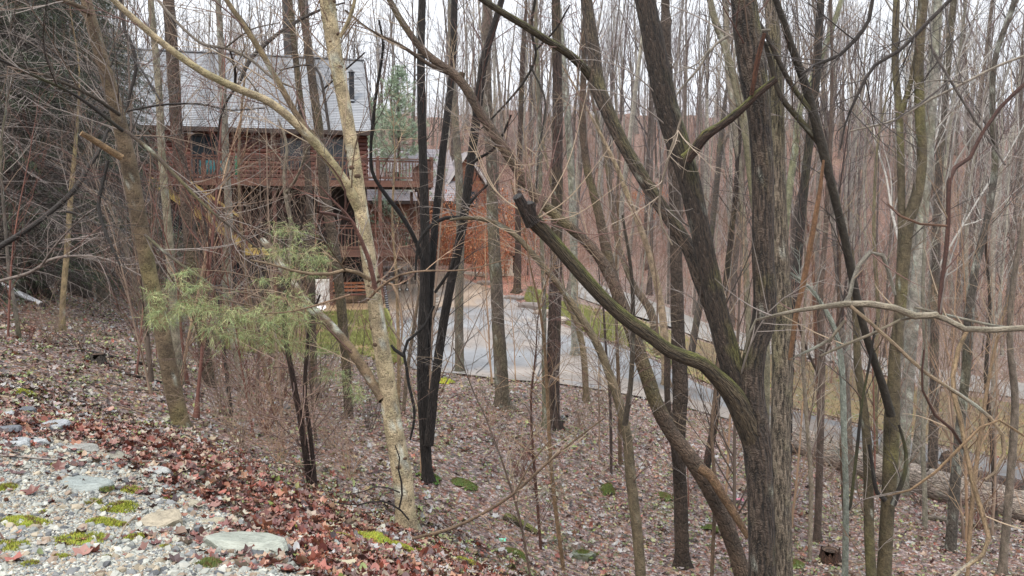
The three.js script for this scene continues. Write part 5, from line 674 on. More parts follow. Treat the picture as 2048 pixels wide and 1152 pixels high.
// ------------------------------------------------------------------ tall dark conifers at the left, lower boughs bare
function conifer(H, R0, seed, green, o = {}) {
  const r = RNG(seed), tk = new TB(), bw = new TB(), nd = new TB(), pts = [], rads = []; for (let k = 0; k <= 14; k++) { pts.push(V((r() - .5) * .05, H * k / 14 - .1, (r() - .5) * .05)); rads.push(R0 * (1 - .95 * k / 14)); }
  tk.tube(pts, rads, { sides: 10, col: [.085, .065, .055], bump: .2, flare: .5 });
  for (let y = .5; y < H * .98; y += o.gap || .3) { const n = 5, t = y / H; for (let k = 0; k < n; k++) { const an = k / n * 6.28 + r() * 1.6, L = (o.wide || 3.4) * Math.pow(1 - t, .75) * (.65 + .5 * r()) * (t < .12 ? .7 : 1) + .15, d = V(Math.cos(an), o.lift ?? .12, Math.sin(an)), P = [], Rr = [], m = 7; let p = V(0, y, 0), dr = -.02;
      for (let j = 0; j <= m; j++) { P.push(p.clone()); Rr.push(Math.max(.003, .02 * (1 - t * .6) * (1 - j / m))); p.addScaledVector(d, L / m); d.y -= (o.droop ?? .09) + r() * .05; if (j > 4) d.y += .16; d.normalize(); }
      const gry = r(), bc = gry < .55 ? [.035, .028, .025] : [.22, .19, .17]; bw.tube(P, Rr, { sides: 4, col: bc });
      const live = r() < green(t), ms = Math.round(L * (o.sub || 9)); for (let j = 0; j < ms; j++) { const q = .15 + .85 * (j + r()) / ms, i = Math.min(m - 1, Math.floor(q * m)), b = P[i].clone().lerp(P[i + 1], q * m - i), ax = V().subVectors(P[i + 1], P[i]).normalize(), sd = V(-ax.z, 0, ax.x).multiplyScalar(j % 2 ? 1 : -1).addScaledVector(ax, .8); sd.y -= .25 + r() * .5; sd.normalize(); const l = L * .32 * (1.15 - q * .7) * (.6 + .7 * r());
        const mid = b.clone().addScaledVector(sd, l * .5).add(V((r() - .5) * .06, (r() - .5) * .06, (r() - .5) * .06)), e = b.clone().addScaledVector(sd, l).add(V((r() - .5) * .1, -.06 * r(), (r() - .5) * .1)); bw.tube([b, mid, e], [.0045, .0034, .0015], { sides: 3, col: r() < .34 ? [.24, .205, .19] : [.036, .027, .023] });
        if (!live) for (let s = 0; s < 2; s++) { const f = b.clone().lerp(e, .3 + .6 * r()), v = V(r() - .5, -.3 - r() * .4, r() - .5).normalize(); bw.tube([f, f.clone().addScaledVector(v, .12 + r() * .2)], [.0024, .001], { sides: 3, col: r() < .2 ? [.15, .125, .115] : [.032, .024, .02] }); }
        if (live) { const cols = o.cols || [[.022, .036, .017], [.035, .055, .024], [.02, .03, .016], [.05, .07, .03]]; for (let s = 0; s < 3; s++) needles(nd, b.clone().lerp(e, .25 + .36 * s), sd, o.nn || 9, o.nl || .1, r, cols, .4, o.nw || .006); } } } }
  return [tk.geo(), bw.geo(), nd.geo()];
}
{
  const A = conifer(13, .2, 5, (t) => t > .45 ? .6 : t > .25 ? .25 : .06, { gap: .19, sub: 11, nn: 10, nw: .006 }), B = conifer(11, .16, 9, (t) => t > .35 ? .75 : .2, { gap: .19, sub: 11, nn: 10, nw: .006 });
  for (const [px, d, G, s, ry, l] of [[62, 17, A, 1, 0, 'tall dark conifer with bare lower boughs, leftmost in front'], [-40, 14.5, B, 1.05, 2, 'conifer cut by the left edge of the picture'], [150, 20.5, A, .95, 2.6, 'dark conifer between the leftmost conifer and the leaning tree'], [225, 24, B, .85, 4, 'small conifer with fresh green sprays behind the leaning tree'], [20, 25, B, 1.2, 1, 'conifer deep in shade at the far left'], [110, 27, A, 1.05, 5, 'conifer in the second row beside the house end']]) {
    const p = pix(px, 500, d); p.y = h(p.x, p.z); const g = thing('conifer', l, 'conifer', p, null, ry); g.scale.setScalar(s); mesh('trunk', G[0], bark.plated, g); mesh('branch', G[1], twigM, g); mesh('foliage', G[2], needleM, g); }
  // soft blue green pine behind the deck: long needles in loose tufts on upswept boughs
  const r = RNG(2121), tk = new TB(), bw = new TB(), nd = new TB(), PC = [[.2, .28, .19], [.27, .35, .24], [.13, .19, .12], [.34, .41, .28]]; tk.tube([0, 1, 2, 3, 4].map((k) => V((r() - .5) * .1, k * 3, 0)), [.2, .16, .12, .07, .02], { sides: 9, col: [.12, .09, .07] });
  for (let k = 0; k < 150; k++) { const t = Math.pow(r(), .8), y = .8 + 11 * t, an = r() * 6.28, L = (3.3 * Math.pow(1 - t, .7) + .3) * (.35 + .8 * r()), b = V(0, y, 0), e = V(Math.cos(an) * L, y + L * (.05 + .35 * r()), Math.sin(an) * L), m = b.clone().lerp(e, .55).add(V(0, -.12 * L, 0)); const [P, R] = smooth([b, m, e], [.03, .018, .006], .3); bw.tube(P, R, { sides: 4, col: [.13, .1, .08] });
    const ns = Math.round(5 + L * 5); for (let j = 0; j < ns; j++) { const q = P[Math.floor((.3 + .7 * Math.pow(r(), .6)) * (P.length - 1))].clone().add(V((r() - .5) * .75, (r() - .4) * .5, (r() - .5) * .75)), c = PC[Math.floor(r() * 4)]; needles(nd, q, V(Math.cos(an), .5, Math.sin(an)).normalize(), 20, .24, r, [c, c, PC[1]], .3, .011); } }
  const W = [tk.geo(), bw.geo(), nd.geo()];
  for (const [px, py, d, s, l] of [[795, 125, 48, .95, 'soft pale blue green pine behind the right end of the deck'], [735, 190, 54, .8, 'smaller pale pine tucked behind the roof edge']]) { const top = pix(px, py, d), y0 = h(top.x, top.z), g = thing('white_pine', l, 'pine', V(top.x, y0, top.z)); g.scale.set(s, (top.y - y0) / 12, s); mesh('trunk', W[0], bark.plated, g); mesh('branch', W[1], twigM, g); mesh('foliage', W[2], needleM, g); }
}
// ------------------------------------------------------------------ bare wood: prototypes, then each tree a copy
function bareTree(H, R0, seed, o = {}) {
  const r = RNG(seed), tk = new TB(), cr = new TB(), pts = [], rads = []; let p = V(0, -.15, 0), d = V((r() - .5) * .12, 1, (r() - .5) * .12).normalize(); const N = 12;
  for (let k = 0; k <= N; k++) { pts.push(p.clone()); rads.push(R0 * Math.pow(1 - k / N * .93, .9)); p.addScaledVector(d, H / N); d.x += (r() - .5) * .1; d.z += (r() - .5) * .1; d.normalize(); }
  tk.tube(pts, rads, { sides: o.sides || 7, col: (x, y, z) => { const q = .7 + .6 * fb3(x * 3, y * 1.3, z * 3), l = sstep(.58, .7, fb3(x * 6 + seed, y * 2.5, z * 6)); return [lerp(q, 1.9, l * .7), lerp(q, 1.95, l * .7), lerp(q, 1.8, l * .7)]; }, bump: .15, flare: .35 });
  const NL = o.limbs || 22, f0 = o.from ?? .3;
  for (let k = 0; k < NL; k++) { const t = f0 + (1 - f0) * (k + r()) / NL, i = Math.min(N - 1, Math.floor(t * N)), b = pts[i].clone().lerp(pts[i + 1], t * N - i), an = r() * 6.28, dd = V(Math.cos(an), .7 + .9 * r() + t * .6, Math.sin(an)).normalize(), L = H * (.3 * (1.15 - t) + .06) * (.5 + .8 * r()); limb(b, dd, L, Math.min(rads[i] * .5, L * .012 + .004), o.depth || 3); }
  function limb(b, d, L, r0, dep) { const n = dep > 1 ? 5 : 3, P = [b.clone()], Rr = [r0], v = d.clone(); for (let j = 1; j <= n; j++) { v.add(V((r() - .5) * .4, (r() - .25) * .3, (r() - .5) * .4)).normalize(); P.push(P[j - 1].clone().addScaledVector(v, L / n)); Rr.push(Math.max(o.min || .004, r0 * (1 - .8 * j / n))); }
    const q = .55 + .6 * r(); cr.tube(P, Rr, { sides: 3, col: [q, q * .97, q * .95] });
    if (dep > 1) { const m = dep > 2 ? (o.m3 || 4) : (o.m2 || 3); for (let j = 0; j < m; j++) { const t = .2 + .78 * (j + r()) / m, i = Math.min(n - 1, Math.floor(t * n)), e = P[i].clone().lerp(P[i + 1], t * n - i), w = V().subVectors(P[i + 1], P[i]).normalize().addScaledVector(V(r() - .5, r() - .35, r() - .5).normalize(), .9).normalize(); limb(e, w, L * (.3 + .3 * r()), Rr[i] * .55, dep - 1); } } }
  return [tk.geo(), cr.geo()];
}
const tinted = (b, c) => { const m = b.clone(); m.color.setRGB(...c); return m; };
const TRM = [[.19, .165, .15], [.28, .26, .24], [.12, .095, .085], [.36, .34, .3], [.16, .13, .11]].map((c) => tinted(bark.plated, c.map((v) => v * 1.1)));
const CRM = [[.15, .12, .12], [.28, .27, .27], [.09, .07, .07], [.4, .4, .38]].map((c) => tinted(twigM, c));
const blocked = (x, z, m) => paved(x, z) > -m || signed(BAND, x, z) > -.3 || signed(LAWN, x, z) > -.5;
const inHouse = (x, z) => { const dx = x - HO.x, dz = z - HO.z, X = dx * Math.cos(A14) - dz * Math.sin(A14), Z = dx * Math.sin(A14) + dz * Math.cos(A14); return (X > -5 && X < 14 && Z > -14 && Z < 2.5) || Math.hypot(x + 3.5, z + 50) < 7; };
{
  const PR = [0, 1, 2, 3, 4, 5].map((k) => bareTree(15 + k * 1.3, .13 + .018 * k, 700 + k, { limbs: 13, depth: 3, min: .0035, from: .38 }));
  const rr = RNG(2024); let n = 0, tries = 0; const first = {}; const used = [];
  const place = (x, z, name, label, group, sMin, sMax, list, cat = 'tree') => { const k = Math.floor(rr() * list.length), G = list[k], key = name + k; let g; if (first[key]) { g = first[key].clone(); g.name = numbered(name); scene.add(g); tag(g, label, cat, group); } else { g = thing(name, label, cat, V(0, 0, 0), group); mesh('trunk', G[0], TRM[0], g); mesh('crown', G[1], CRM[0], g); first[key] = g; }
    g.position.set(x, h(x, z) - .05, z); g.rotation.y = rr() * 6.28; const s = lerp(sMin, sMax, rr()); const tk = name === 'forest_tree' ? lerp(.4, 1.05, rr() * rr()) : lerp(.55, 1.05, rr()); g.scale.set(s * tk, s, s * tk); g.rotation.x = (rr() - .5) * .2; g.rotation.z = (rr() - .5) * .2; g.children[0].material = TRM[Math.floor(rr() * 5)]; g.children[1].material = CRM[Math.floor(rr() * 4)]; };
  while (n < 235 && tries++ < 6000) { const d = Math.sqrt(lerp(41 * 41, 92 * 92, rr())), ax = (rr() - .5) * 1.62, x = ax * d * .87, z = -d; if (inHouse(x, z) || blocked(x, z, 1)) continue; if (x < -5 && d < 58) continue; if (used.some(([a, b]) => Math.hypot(a - x, b - z) < 1.5)) continue; used.push([x, z]);
    place(x, z, 'forest_tree', 'slender bare grey tree standing in the wood on the far rising hillside', 'bare trees on the far hillside', .75, 1.3, PR); n++; }
  // nearer bare trees in the right of the wood and beyond the driveway
  n = 0; tries = 0; const RP = [0, 1, 2, 3].map((k) => bareTree(10 + k * 1.5, .06 + .022 * k, 800 + k, { limbs: 15, depth: 3, min: .003, sides: 9, from: .25 }));
  while (n < 50 && tries++ < 5000) { const d = Math.sqrt(lerp(12 * 12, 41 * 41, rr())), px = lerp(1120, 2300, rr()), p = pix(px, 600, d), x = p.x, z = p.z; if (blocked(x, z, .5) || inHouse(x, z)) continue; if (px < 1560 && d < 27) continue; if (d < 19 && rr() < .8) continue; if (used.some(([a, b]) => Math.hypot(a - x, b - z) < 1.3)) continue; used.push([x, z]);
    place(x, z, 'woodland_tree', 'thin bare grey brown tree among many on the valley floor at right', 'bare trees on the valley floor', .7, 1.2, RP); n++; }
  // the rest of the wood, farther up and over the ridge: one mass
  const far = new THREE.Group(); far.name = 'distant_wood'; tag(far, 'dense bare wood reading as one grey purple mass on the hill and ridge', 'wood', null, 'stuff'); scene.add(far);
  const FP = [0, 1, 2].map((k) => bareTree(14 + k * 2, .11 + .03 * k, 900 + k, { limbs: 12, depth: 3, min: .004, sides: 5, from: .4 }));
  const M = new THREE.Matrix4(), Q = new THREE.Quaternion();
  FP.forEach((G, k) => { const N = 110, a = new THREE.InstancedMesh(G[0], TRM[k + 1], N), b = new THREE.InstancedMesh(G[1], CRM[k], N); a.name = 'trunk'; b.name = 'crown';
    for (let i = 0; i < N; i++) { let x, z, d; do { d = Math.sqrt(lerp(58 * 58, 135 * 135, rr())); x = (rr() - .5) * 1.75 * d; z = -d; } while (inHouse(x, z)); const s = .8 + .5 * rr(); Q.setFromAxisAngle(V(0, 1, 0), rr() * 6.28); M.compose(V(x, h(x, z), z), Q, V(s, s * (.85 + .3 * rr()), s)); a.setMatrixAt(i, M); b.setMatrixAt(i, M); } far.add(a, b); });
  // brush on the far hillside: dense thin stems, one mass
  const br = new THREE.Group(); br.name = 'hillside_brush'; tag(br, 'tangle of thin bare brown brush covering the far hillside', 'brush', null, 'stuff'); scene.add(br);
  [[.25, .145, .11], [.33, .28, .25], [.17, .11, .09]].forEach((c, k) => { const G = bareTree(3.2, .02, 950 + k, { limbs: 14, depth: 2, from: .08, min: .004, sides: 4, m2: 5 }), g = mergeGeometries(G), N = 1250, a = new THREE.InstancedMesh(g, tinted(twigM, c), N); a.name = 'brush'; br.add(a);
    for (let i = 0; i < N; i++) { let x, z, d; do { d = Math.sqrt(lerp(26 * 26, 110 * 110, Math.pow(rr(), 1.2))); x = (rr() - .5) * 1.7 * d; z = -d; } while (inHouse(x, z) || (d < 38 && x < 7) || (blocked(x, z, .3) && (x < 9 || paved(x, z) > -.3))); const s = .6 + .8 * rr(); Q.setFromAxisAngle(V(0, 1, 0), rr() * 6.28); M.compose(V(x, h(x, z), z), Q, V(s * 1.2, s, s * 1.2)); a.setMatrixAt(i, M); } });
  // saplings and bushes on the slope, each its own
  const SP = [0, 1, 2, 3, 4].map((k) => { const G = bareTree(1.9 + k * .75, .009 + .0035 * k, 600 + k, { limbs: 16 + k * 3, depth: 2, from: .1, min: .0014, sides: 6, m2: 5 }); return G; });
  const SM = [[.14, .06, .045], [.3, .2, .13], [.1, .075, .06], [.22, .16, .12]].map((c) => tinted(twigM, c)), f2 = [];
  const spots = []; n = 0; tries = 0;
  while (n < 84 && tries++ < 5000) { const d = Math.sqrt(lerp(9.5 * 9.5, 30 * 30, Math.pow(rr(), 1.15))), px = lerp(-60, 2110, rr()), p = pix(px, 600, d); if (blocked(p.x, p.z, .2) || signed(GRAVEL, p.x, p.z) > -1.6 || inHouse(p.x, p.z)) continue; if (px > 780 && px < 1500 && rr() < .7) continue; if (px <= 240 && rr() < .75) continue; if (px > 240 && px <= 780 && rr() < .5) continue; if (px > 1500 && d > 9 && d < 18 && rr() < .5) continue; spots.push(p);
    const k = Math.floor(rr() * 5), G = SP[k], lab = 'thin leafless sapling with fine brown twigs growing out of the leaf litter'; let g; if (f2[k]) { g = f2[k].clone(); g.name = numbered('sapling'); scene.add(g); tag(g, lab, 'sapling', 'leafless saplings on the slope'); } else { g = thing('sapling', lab, 'sapling', V(0, 0, 0), 'leafless saplings on the slope'); mesh('stem', G[0], SM[0], g); mesh('crown', G[1], SM[0], g); f2[k] = g; }
    g.position.set(p.x, h(p.x, p.z), p.z); g.rotation.set((rr() - .5) * .3, rr() * 6.28, (rr() - .5) * .3); const s = .75 + .6 * rr(); g.scale.set(s, s, s); g.children[0].material = g.children[1].material = SM[Math.floor(rr() * 4)]; n++; }
  // arching brambly shrubs
  const SH = [0, 1, 2].map((k) => { const tb = new TB(), r = RNG(640 + k); for (let j = 0; j < 15; j++) { const an = r() * 6.28; twig(tb, V((r() - .5) * .15, 0, (r() - .5) * .15), V(Math.cos(an) * .7, .8 + r(), Math.sin(an) * .7).normalize(), .8 + r() * 1.1, .006, r, 2, [1, 1, 1], 4, .35); } return tb.geo(); }), f3 = [];
  const bush = (p, l, s) => { const k = Math.floor(rr() * 3); const g = thing('bush', l || 'low tangled leafless bush of arching thin shoots on the slope', 'bush', p, l ? null : 'tangled leafless bushes', rr() * 6.28); mesh('crown', SH[k], SM[Math.floor(rr() * 4)], g); g.scale.setScalar(s); };
  for (const [px, py, s] of [[440, 830, .9], [480, 900, .8], [530, 870, 1], [560, 930, .7], [600, 850, .9], [660, 900, .8], [700, 960, .6], [350, 790, .8], [420, 760, 1], [500, 780, 1.1], [560, 760, 1], [640, 800, 1], [740, 860, .8], [100, 690, .6], [160, 700, .7], [60, 680, .5], [1160, 860, .9], [1040, 960, .6], [1960, 1060, .8], [980, 850, .5], [1660, 960, .7], [1840, 1010, .8]]) bush(hit(px, py), null, s);
  for (const [px, d, s] of [[430, 27.5, 1.5], [600, 29, 1.1], [340, 26, 1.3], [500, 25, 1.3], [260, 23, 1.2]]) { const p = pix(px, 600, d); p.y = h(p.x, p.z); bush(p, null, s * 1.5); }
  // young beeches that keep their orange leaves
  const lb = new TB(), lr = RNG(88); for (let k = 0; k < 3600; k++) { const v = V(lr() - .5, lr() - .5, lr() - .5).normalize().multiplyScalar(Math.pow(lr(), .45)); const p = V(v.x * 1.7, 2.3 + v.y * 2.1, v.z * 1.7); if (fb3(p.x * 1.4, p.y * 1.4, p.z * 1.4) < .44) continue; const q = .6 + .8 * lr(), a = V(lr() - .5, -.6 - lr(), lr() - .5).normalize(), s = V(lr() - .5, lr() - .5, lr() - .5).cross(a).normalize(), l = .07 + .05 * lr(), c = lr() < .6 ? [.27 * q, .08 * q, .035 * q] : [.33 * q, .16 * q, .08 * q]; lb.tri(p, p.clone().addScaledVector(a, l * .5).addScaledVector(s, l * .35), p.clone().addScaledVector(a, l), c); lb.tri(p, p.clone().addScaledVector(a, l), p.clone().addScaledVector(a, l * .5).addScaledVector(s, -l * .35), c); }
  const lg = lb.geo(), bt = bareTree(4.4, .04, 990, { limbs: 16, depth: 2, from: .12, min: .004 }), lm = vcol({ roughness: .8, side: THREE.DoubleSide });
  [[905, 450, 43, 1.0, 'orange leaved young beech between the dark trunks and the garage'], [950, 465, 42, 1.1, 'orange leaved young beech below the red gable'], [1010, 450, 45, 1.15, 'orange leaved young beech right of the grey trunk'], [1055, 470, 46, .9, 'orange leaved young beech farthest right by the cream hut'], [870, 470, 46, .9, 'orange leaved young beech closest to the deck corner'], [985, 500, 40, .75, 'low orange leaved beech at the driveway head'], [1300, 410, 60, 1, 'orange leaved young beech alone on the hillside']].forEach(([px, py, d, s, l], i) => { const p = pix(px, py, d); const y0 = h(p.x, p.z); const g = thing('beech', l, 'tree', V(p.x, y0, p.z), null, i * 1.9); g.scale.set(s, Math.max(.5, (p.y - y0 + .3) / 2.6), s); mesh('trunk', bt[0], TRM[0], g); mesh('crown', bt[1], CRM[0], g); mesh('foliage', lg, lm, g); });
}
// ------------------------------------------------------------------ fallen logs, stumps, stones, moss, litter, gravel
{
  const at = (px, py, d) => pix(px, py, d);
  function log(l, p, tint, o) { const [P, R] = pathOf(p, null); P.forEach((q, k) => { q.y = h(q.x, q.z) + R[k] * .85; }); const g = thing('fallen_log', l, 'log', P[0]); const [a, b] = smooth(P, R, .08), tb = new TB(), c = barkCol(tint, o); tb.tube(a.map((v) => v.clone().sub(g.position)), b, { sides: 18, col: (x, y, z, n) => c(x + g.position.x, y + g.position.y, z + g.position.z, n), bump: .3, cap: 1, capCol: [.2, .14, .1] }); mesh('trunk', tb.geo(), bark.ridged, g); return [g, a, b]; }
  { const [g, a, b] = log('long grey fallen trunk lying across the lower right, its bark partly gone', [[1535, 838, 56, 16.4], [1620, 860, 56, 16], [1700, 888, 58, 15.4], [1800, 925, 62, 14.8], [1900, 962, 64, 14.2], [1990, 1000, 66, 13.7], [2120, 1045, 66, 13]], T(.42, .36, .32), { lichen: .25, moss: .05 });
    for (const [t, dx, dy, dz, L] of [[.25, -.1, .5, .4, .5], [.55, .2, .3, .8, .9], [.75, -.4, .5, .3, .35]]) { const i = Math.floor(t * a.length), tb = new TB(); twig(tb, a[i].clone().sub(g.position), V(dx, dy, dz).normalize(), L, .03, RNG(i), 1, [.1, .08, .07], 6); mesh('limb', tb.geo(), bark.plated, g); } }
  log('shorter dark log lying behind the long grey fallen trunk', [[1880, 925, 34, 17.2], [1960, 950, 36, 16.8], [2080, 990, 36, 16.2]], T(.1, .075, .065), {});
  log('thin pale fallen branch in front of the long grey trunk', [[1850, 1010, 10, 12.6], [1930, 1030, 13, 12.4], [2010, 1040, 12, 12.2]], T(.3, .25, .2), {});
  log('thin dark dead branch lying on the left slope', [[140, 700, 5, 11.2], [190, 678, 8, 11.4], [250, 672, 8, 11.8], [305, 645, 6, 12.4]], T(.035, .03, .028), {});
  log('small dark branch on the ground below the broken stub tree', [[225, 752, 4, 10.4], [270, 735, 6, 10.6], [330, 715, 5, 11]], T(.05, .04, .035), {});
  log('rotting mossy piece of log left of the thin reddish twig', [[1010, 1000, 18, 9.6], [1045, 1008, 17, 9.5], [1075, 1014, 12, 9.4]], T(.1, .085, .05), { moss: .9 });
  function stump(l, px, py, w, hh, tint) { const p = hit(px, py), d = -p.z, r = w / 2 * d / F, H = hh * d / F, g = thing('stump', l, 'stump', p), tb = new TB(), rr = RNG(px), N = 22, rings = 7;
    const ht = [...Array(N)].map(() => .75 + .5 * rr()); const pos = []; for (let j = 0; j <= rings; j++) for (let s = 0; s <= N; s++) { const an = s / N * 6.283, q = j / rings, R = r * (1.25 - .35 * q + .5 * Math.pow(1 - q, 4)) * (1 + .12 * Math.sin(an * 5 + 1)), n = V(Math.cos(an), .1, Math.sin(an)), k = .7 + .5 * rr(); tb.v(Math.cos(an) * R, H * q * (q > .8 ? ht[s % N] : 1) - .06, Math.sin(an) * R, n.x, n.y, n.z, s / N * 3, q, [tint[0] * k, tint[1] * k, tint[2] * k]); }
    for (let j = 0; j < rings; j++) for (let s = 0; s < N; s++) { const q = j * (N + 1) + s; tb.i.push(q, q + N + 1, q + 1, q + 1, q + N + 1, q + N + 2); } mesh('trunk', tb.geo(), bark.ridged, g);
    const hr = new TB(), c0 = hr.count; hr.v(0, H * .55, 0, 0, 1, 0, .5, .5, [.05, .03, .02]); for (let s = 0; s <= N; s++) { const an = s / N * 6.283; hr.v(Math.cos(an) * r * .9, H * .78, Math.sin(an) * r * .9, 0, 1, 0, 0, 0, [.22, .13, .08]); } for (let s = 0; s < N; s++) hr.i.push(c0, c0 + 2 + s, c0 + 1 + s); mesh('heartwood', hr.geo(), bark.ridged, g); }
  stump('rotten reddish brown stump with ragged rim in the leaves at lower right', 1660, 1125, 38, 36, [.16, .08, .05]); stump('dark cut stump standing by the lane behind the fallen trunk', 1898, 930, 32, 26, [.08, .06, .055]); stump('low grey stump on the left slope', 196, 726, 30, 24, [.17, .15, .13]);
  { const g = thing('drain_pipe', 'white plastic pipe lying down the bank at the left edge', 'pipe', V(0, 0, 0)), tb = new TB(), P = [[-60, 545, 10], [0, 572, 10], [40, 592, 10], [84, 615, 9]].map(([x, y]) => hit(x, y)); P.forEach((q) => q.y += .05); g.position.copy(P[0]); const [a, b] = smooth(P, [.055, .055, .055, .055], .2); tb.tube(a.map((v) => v.clone().sub(P[0])), b, { sides: 14, col: [.8, .81, .84], cap: 1, capCol: [.05, .05, .05] }); mesh('pipe', tb.geo(), vcol({ roughness: .35 }), g); const q = a[Math.floor(a.length * .55)].clone().sub(P[0]), e = a[Math.floor(a.length * .55) + 1].clone().sub(P[0]), c = new TB(); c.tube([q, e], [.064, .064], { sides: 14, col: [.72, .73, .76], cap: 1, capCol: [.7, .7, .7] }); mesh('coupling', c.geo(), vcol({ roughness: .35 }), g); }
  // stones
  function rockG(seed, sx, sy, sz, q = .4) { const g = new THREE.IcosahedronGeometry(1, 4), p = g.attributes.position; const r = RNG(seed * 31 + 7), pl = [...Array(9)].map(() => [V(r() - .5, (r() - .5) * .8, r() - .5).normalize(), .62 + .3 * r()]); pl.push([V((r() - .5) * .25, 1, (r() - .5) * .25).normalize(), .5]);
    for (let i = 0; i < p.count; i++) { const v = V(p.getX(i), p.getY(i), p.getZ(i)); for (const [n, d] of pl) { const e = v.dot(n) - d; if (e > 0) v.addScaledVector(n, -e); } v.multiplyScalar(1 + q * .3 * (fb3(v.x * 3 + seed, v.y * 3, v.z * 3) - .5)); p.setXYZ(i, v.x * sx, v.y * sy, v.z * sz); } g.computeVertexNormals(); return g; }
  const a = pnoise([20, 20], 801), b = pnoise([90, 90], 802), c2 = pnoise([6, 6], 803), st = { map: tex(256, 256, (u, v) => { const q = .65 + .35 * a(u, v) + .3 * (b(u, v) - .5) + .3 * (c2(u, v) - .5); return [q, q, q * .99]; }, true), bumpMap: tex(256, 256, (u, v) => { const q = a(u, v) * .6 + b(u, v) * .4; return [q, q, q]; }) };
  const stone = (c) => std(...c, { ...st, bumpScale: .006, roughness: .6 }); const cushM = vcol({ roughness: .95, side: THREE.DoubleSide });
  const cushion = (R, seed, cols, flat = .35) => { const tb = new TB(), r = RNG(seed); const n = 20; const f = (x, z) => { const d = Math.hypot(x, z); return Math.max(-.02, R * flat * (1 - d * d / R / R) * (.6 + .8 * fb3(x / R * 2.2 + seed, 1, z / R * 2.2)) - .012); };
    for (let j = 0; j < n; j++) for (let i = 0; i < n; i++) { const x0 = (i / n * 2 - 1) * R, x1 = ((i + 1) / n * 2 - 1) * R, z0 = (j / n * 2 - 1) * R, z1 = ((j + 1) / n * 2 - 1) * R; if (Math.hypot(x0 + x1, z0 + z1) / 2 > R * (.25 + 1.2 * fb3(x0 / R * 1.6 + seed * 3, 4, z0 / R * 1.6))) continue; const q = [x0, x1].map((x) => [z0, z1].map((z) => V(x, f(x, z), z))), cc = cols[0].map((v) => v * (.5 + .4 * r())); tb.tri(q[0][0], q[0][1], q[1][0], cc); tb.tri(q[1][0], q[0][1], q[1][1], cc); }
    const N = Math.round(2600 * Math.min(1, R / .12)); for (let k = 0; k < N; k++) { const an = r() * 6.28, d = R * Math.sqrt(r()) * .95, x = Math.cos(an) * d, z = Math.sin(an) * d; if (d > R * (.3 + 1.2 * fb3(x / R * 1.6 + seed * 3, 4, z / R * 1.6))) continue; const o = V(x, f(x, z) - .003, z), t = V((r() - .5) * .012, .008 + r() * .014, (r() - .5) * .012).add(o), s = V(r() - .5, 0, r() - .5).normalize().multiplyScalar(.0028), cc = fb3(x / R * 4 + 9, 2, z / R * 4 + seed) > .6 ? [.16, .11, .04] : cols[Math.floor(r() * cols.length)], q = .4 + .9 * r(); tb.tri(o.clone().add(s), o.clone().sub(s), t, cc.map((v) => v * q)); } return tb.geo(); };
  const MG = [[.27, .31, .03], [.36, .38, .05], [.16, .2, .025], [.44, .44, .09]];
  const DG = [[.09, .13, .03], [.13, .17, .04], [.18, .2, .06]];
  function mossOn(px, py, w, l, cols = MG, flat, asp = 1) { const p = hit(px, py), d = -p.z, R = w / 2 * 1.5 * d / F, g = thing('moss_patch', l, 'moss', p); g.position.y += .016; const n = nrm(p.x, p.z); g.quaternion.setFromUnitVectors(V(0, 1, 0), n); mesh('cushion', cushion(R, px + py, cols, flat), cushM, g); g.scale.set(1, 1, asp); }
  function rock(px, py, w, hh, c, l, o = {}) { const p = hit(px, py), d = -p.z, k = d / F, sx = w / 2 * k * 1.12, sy = Math.max(.025, hh * k * .62), g = thing('rock', l, 'rock', p, null, o.ry || 0); g.position.y += sy * .12; mesh('stone', rockG(px, sx, sy, sx * (o.dz || .75)), stone(c), g); if (o.moss) { const m = mesh('moss', cushion(sx * o.moss, px, o.mc || DG, .22), cushM, g); m.position.set(o.mx ? sx * o.mx : 0, sy * (o.my ?? .42), o.mz ? sx * o.mz : 0); } }
  rock(487, 1102, 170, 70, [.27, .29, .25], 'large flat pale green grey stone at the gravel edge, bottom centre left', { dz: .55 }); rock(322, 1052, 90, 62, [.3, .26, .19], 'tan blocky stone with a dark mossy right face', { moss: .5, mx: .8, my: -.1, mz: .35, dz: .8 }); rock(165, 976, 120, 42, [.22, .25, .24], 'grey stone with a moss tuft on its right end', { moss: .28, mx: .8, my: .1, mz: .2, dz: .5 });
  rock(305, 948, 66, 26, [.33, .34, .33], 'thin pale slab among red leaves above the mossy grey stone', { dz: .6 }); rock(50, 828, 40, 30, [.09, .1, .115], 'dark slate chunk left of the leaf bank'); rock(18, 868, 46, 42, [.12, .13, .15], 'dark blue grey stone at the left edge'); rock(105, 856, 66, 34, [.27, .29, .31], 'angular blue grey stone half in leaves'); rock(30, 890, 70, 30, [.3, .32, .33], 'wide low grey stone at the left edge above the gravel'); rock(150, 900, 90, 26, [.24, .24, .22], 'long flat stone bordering the gravel', { dz: .5 }); rock(75, 888, 44, 26, [.34, .36, .37], 'small light grey stone between the left edge stones'); rock(150, 845, 40, 20, [.33, .33, .32], 'small pale stone in the leaf bank'); rock(12, 832, 40, 26, [.36, .38, .4], 'pale bluish stone furthest up the left edge');
  rock(665, 1094, 46, 30, [.26, .28, .26], 'small grey green stone right of the large flat stone'); rock(782, 1112, 26, 34, [.5, .46, .34], 'pale cream chip of stone below the moss ridge'); rock(1166, 1118, 52, 36, [.13, .15, .11], 'rounded mossy stone in the leaves bottom centre right', { moss: .75 }); rock(1050, 930, 36, 18, [.2, .19, .17], 'small half buried stone on the middle slope'); rock(560, 812, 40, 22, [.24, .27, .29], 'bluish stone below the pine sapling'); rock(225, 915, 70, 24, [.2, .19, .15], 'brownish low stone at the top of the gravel');
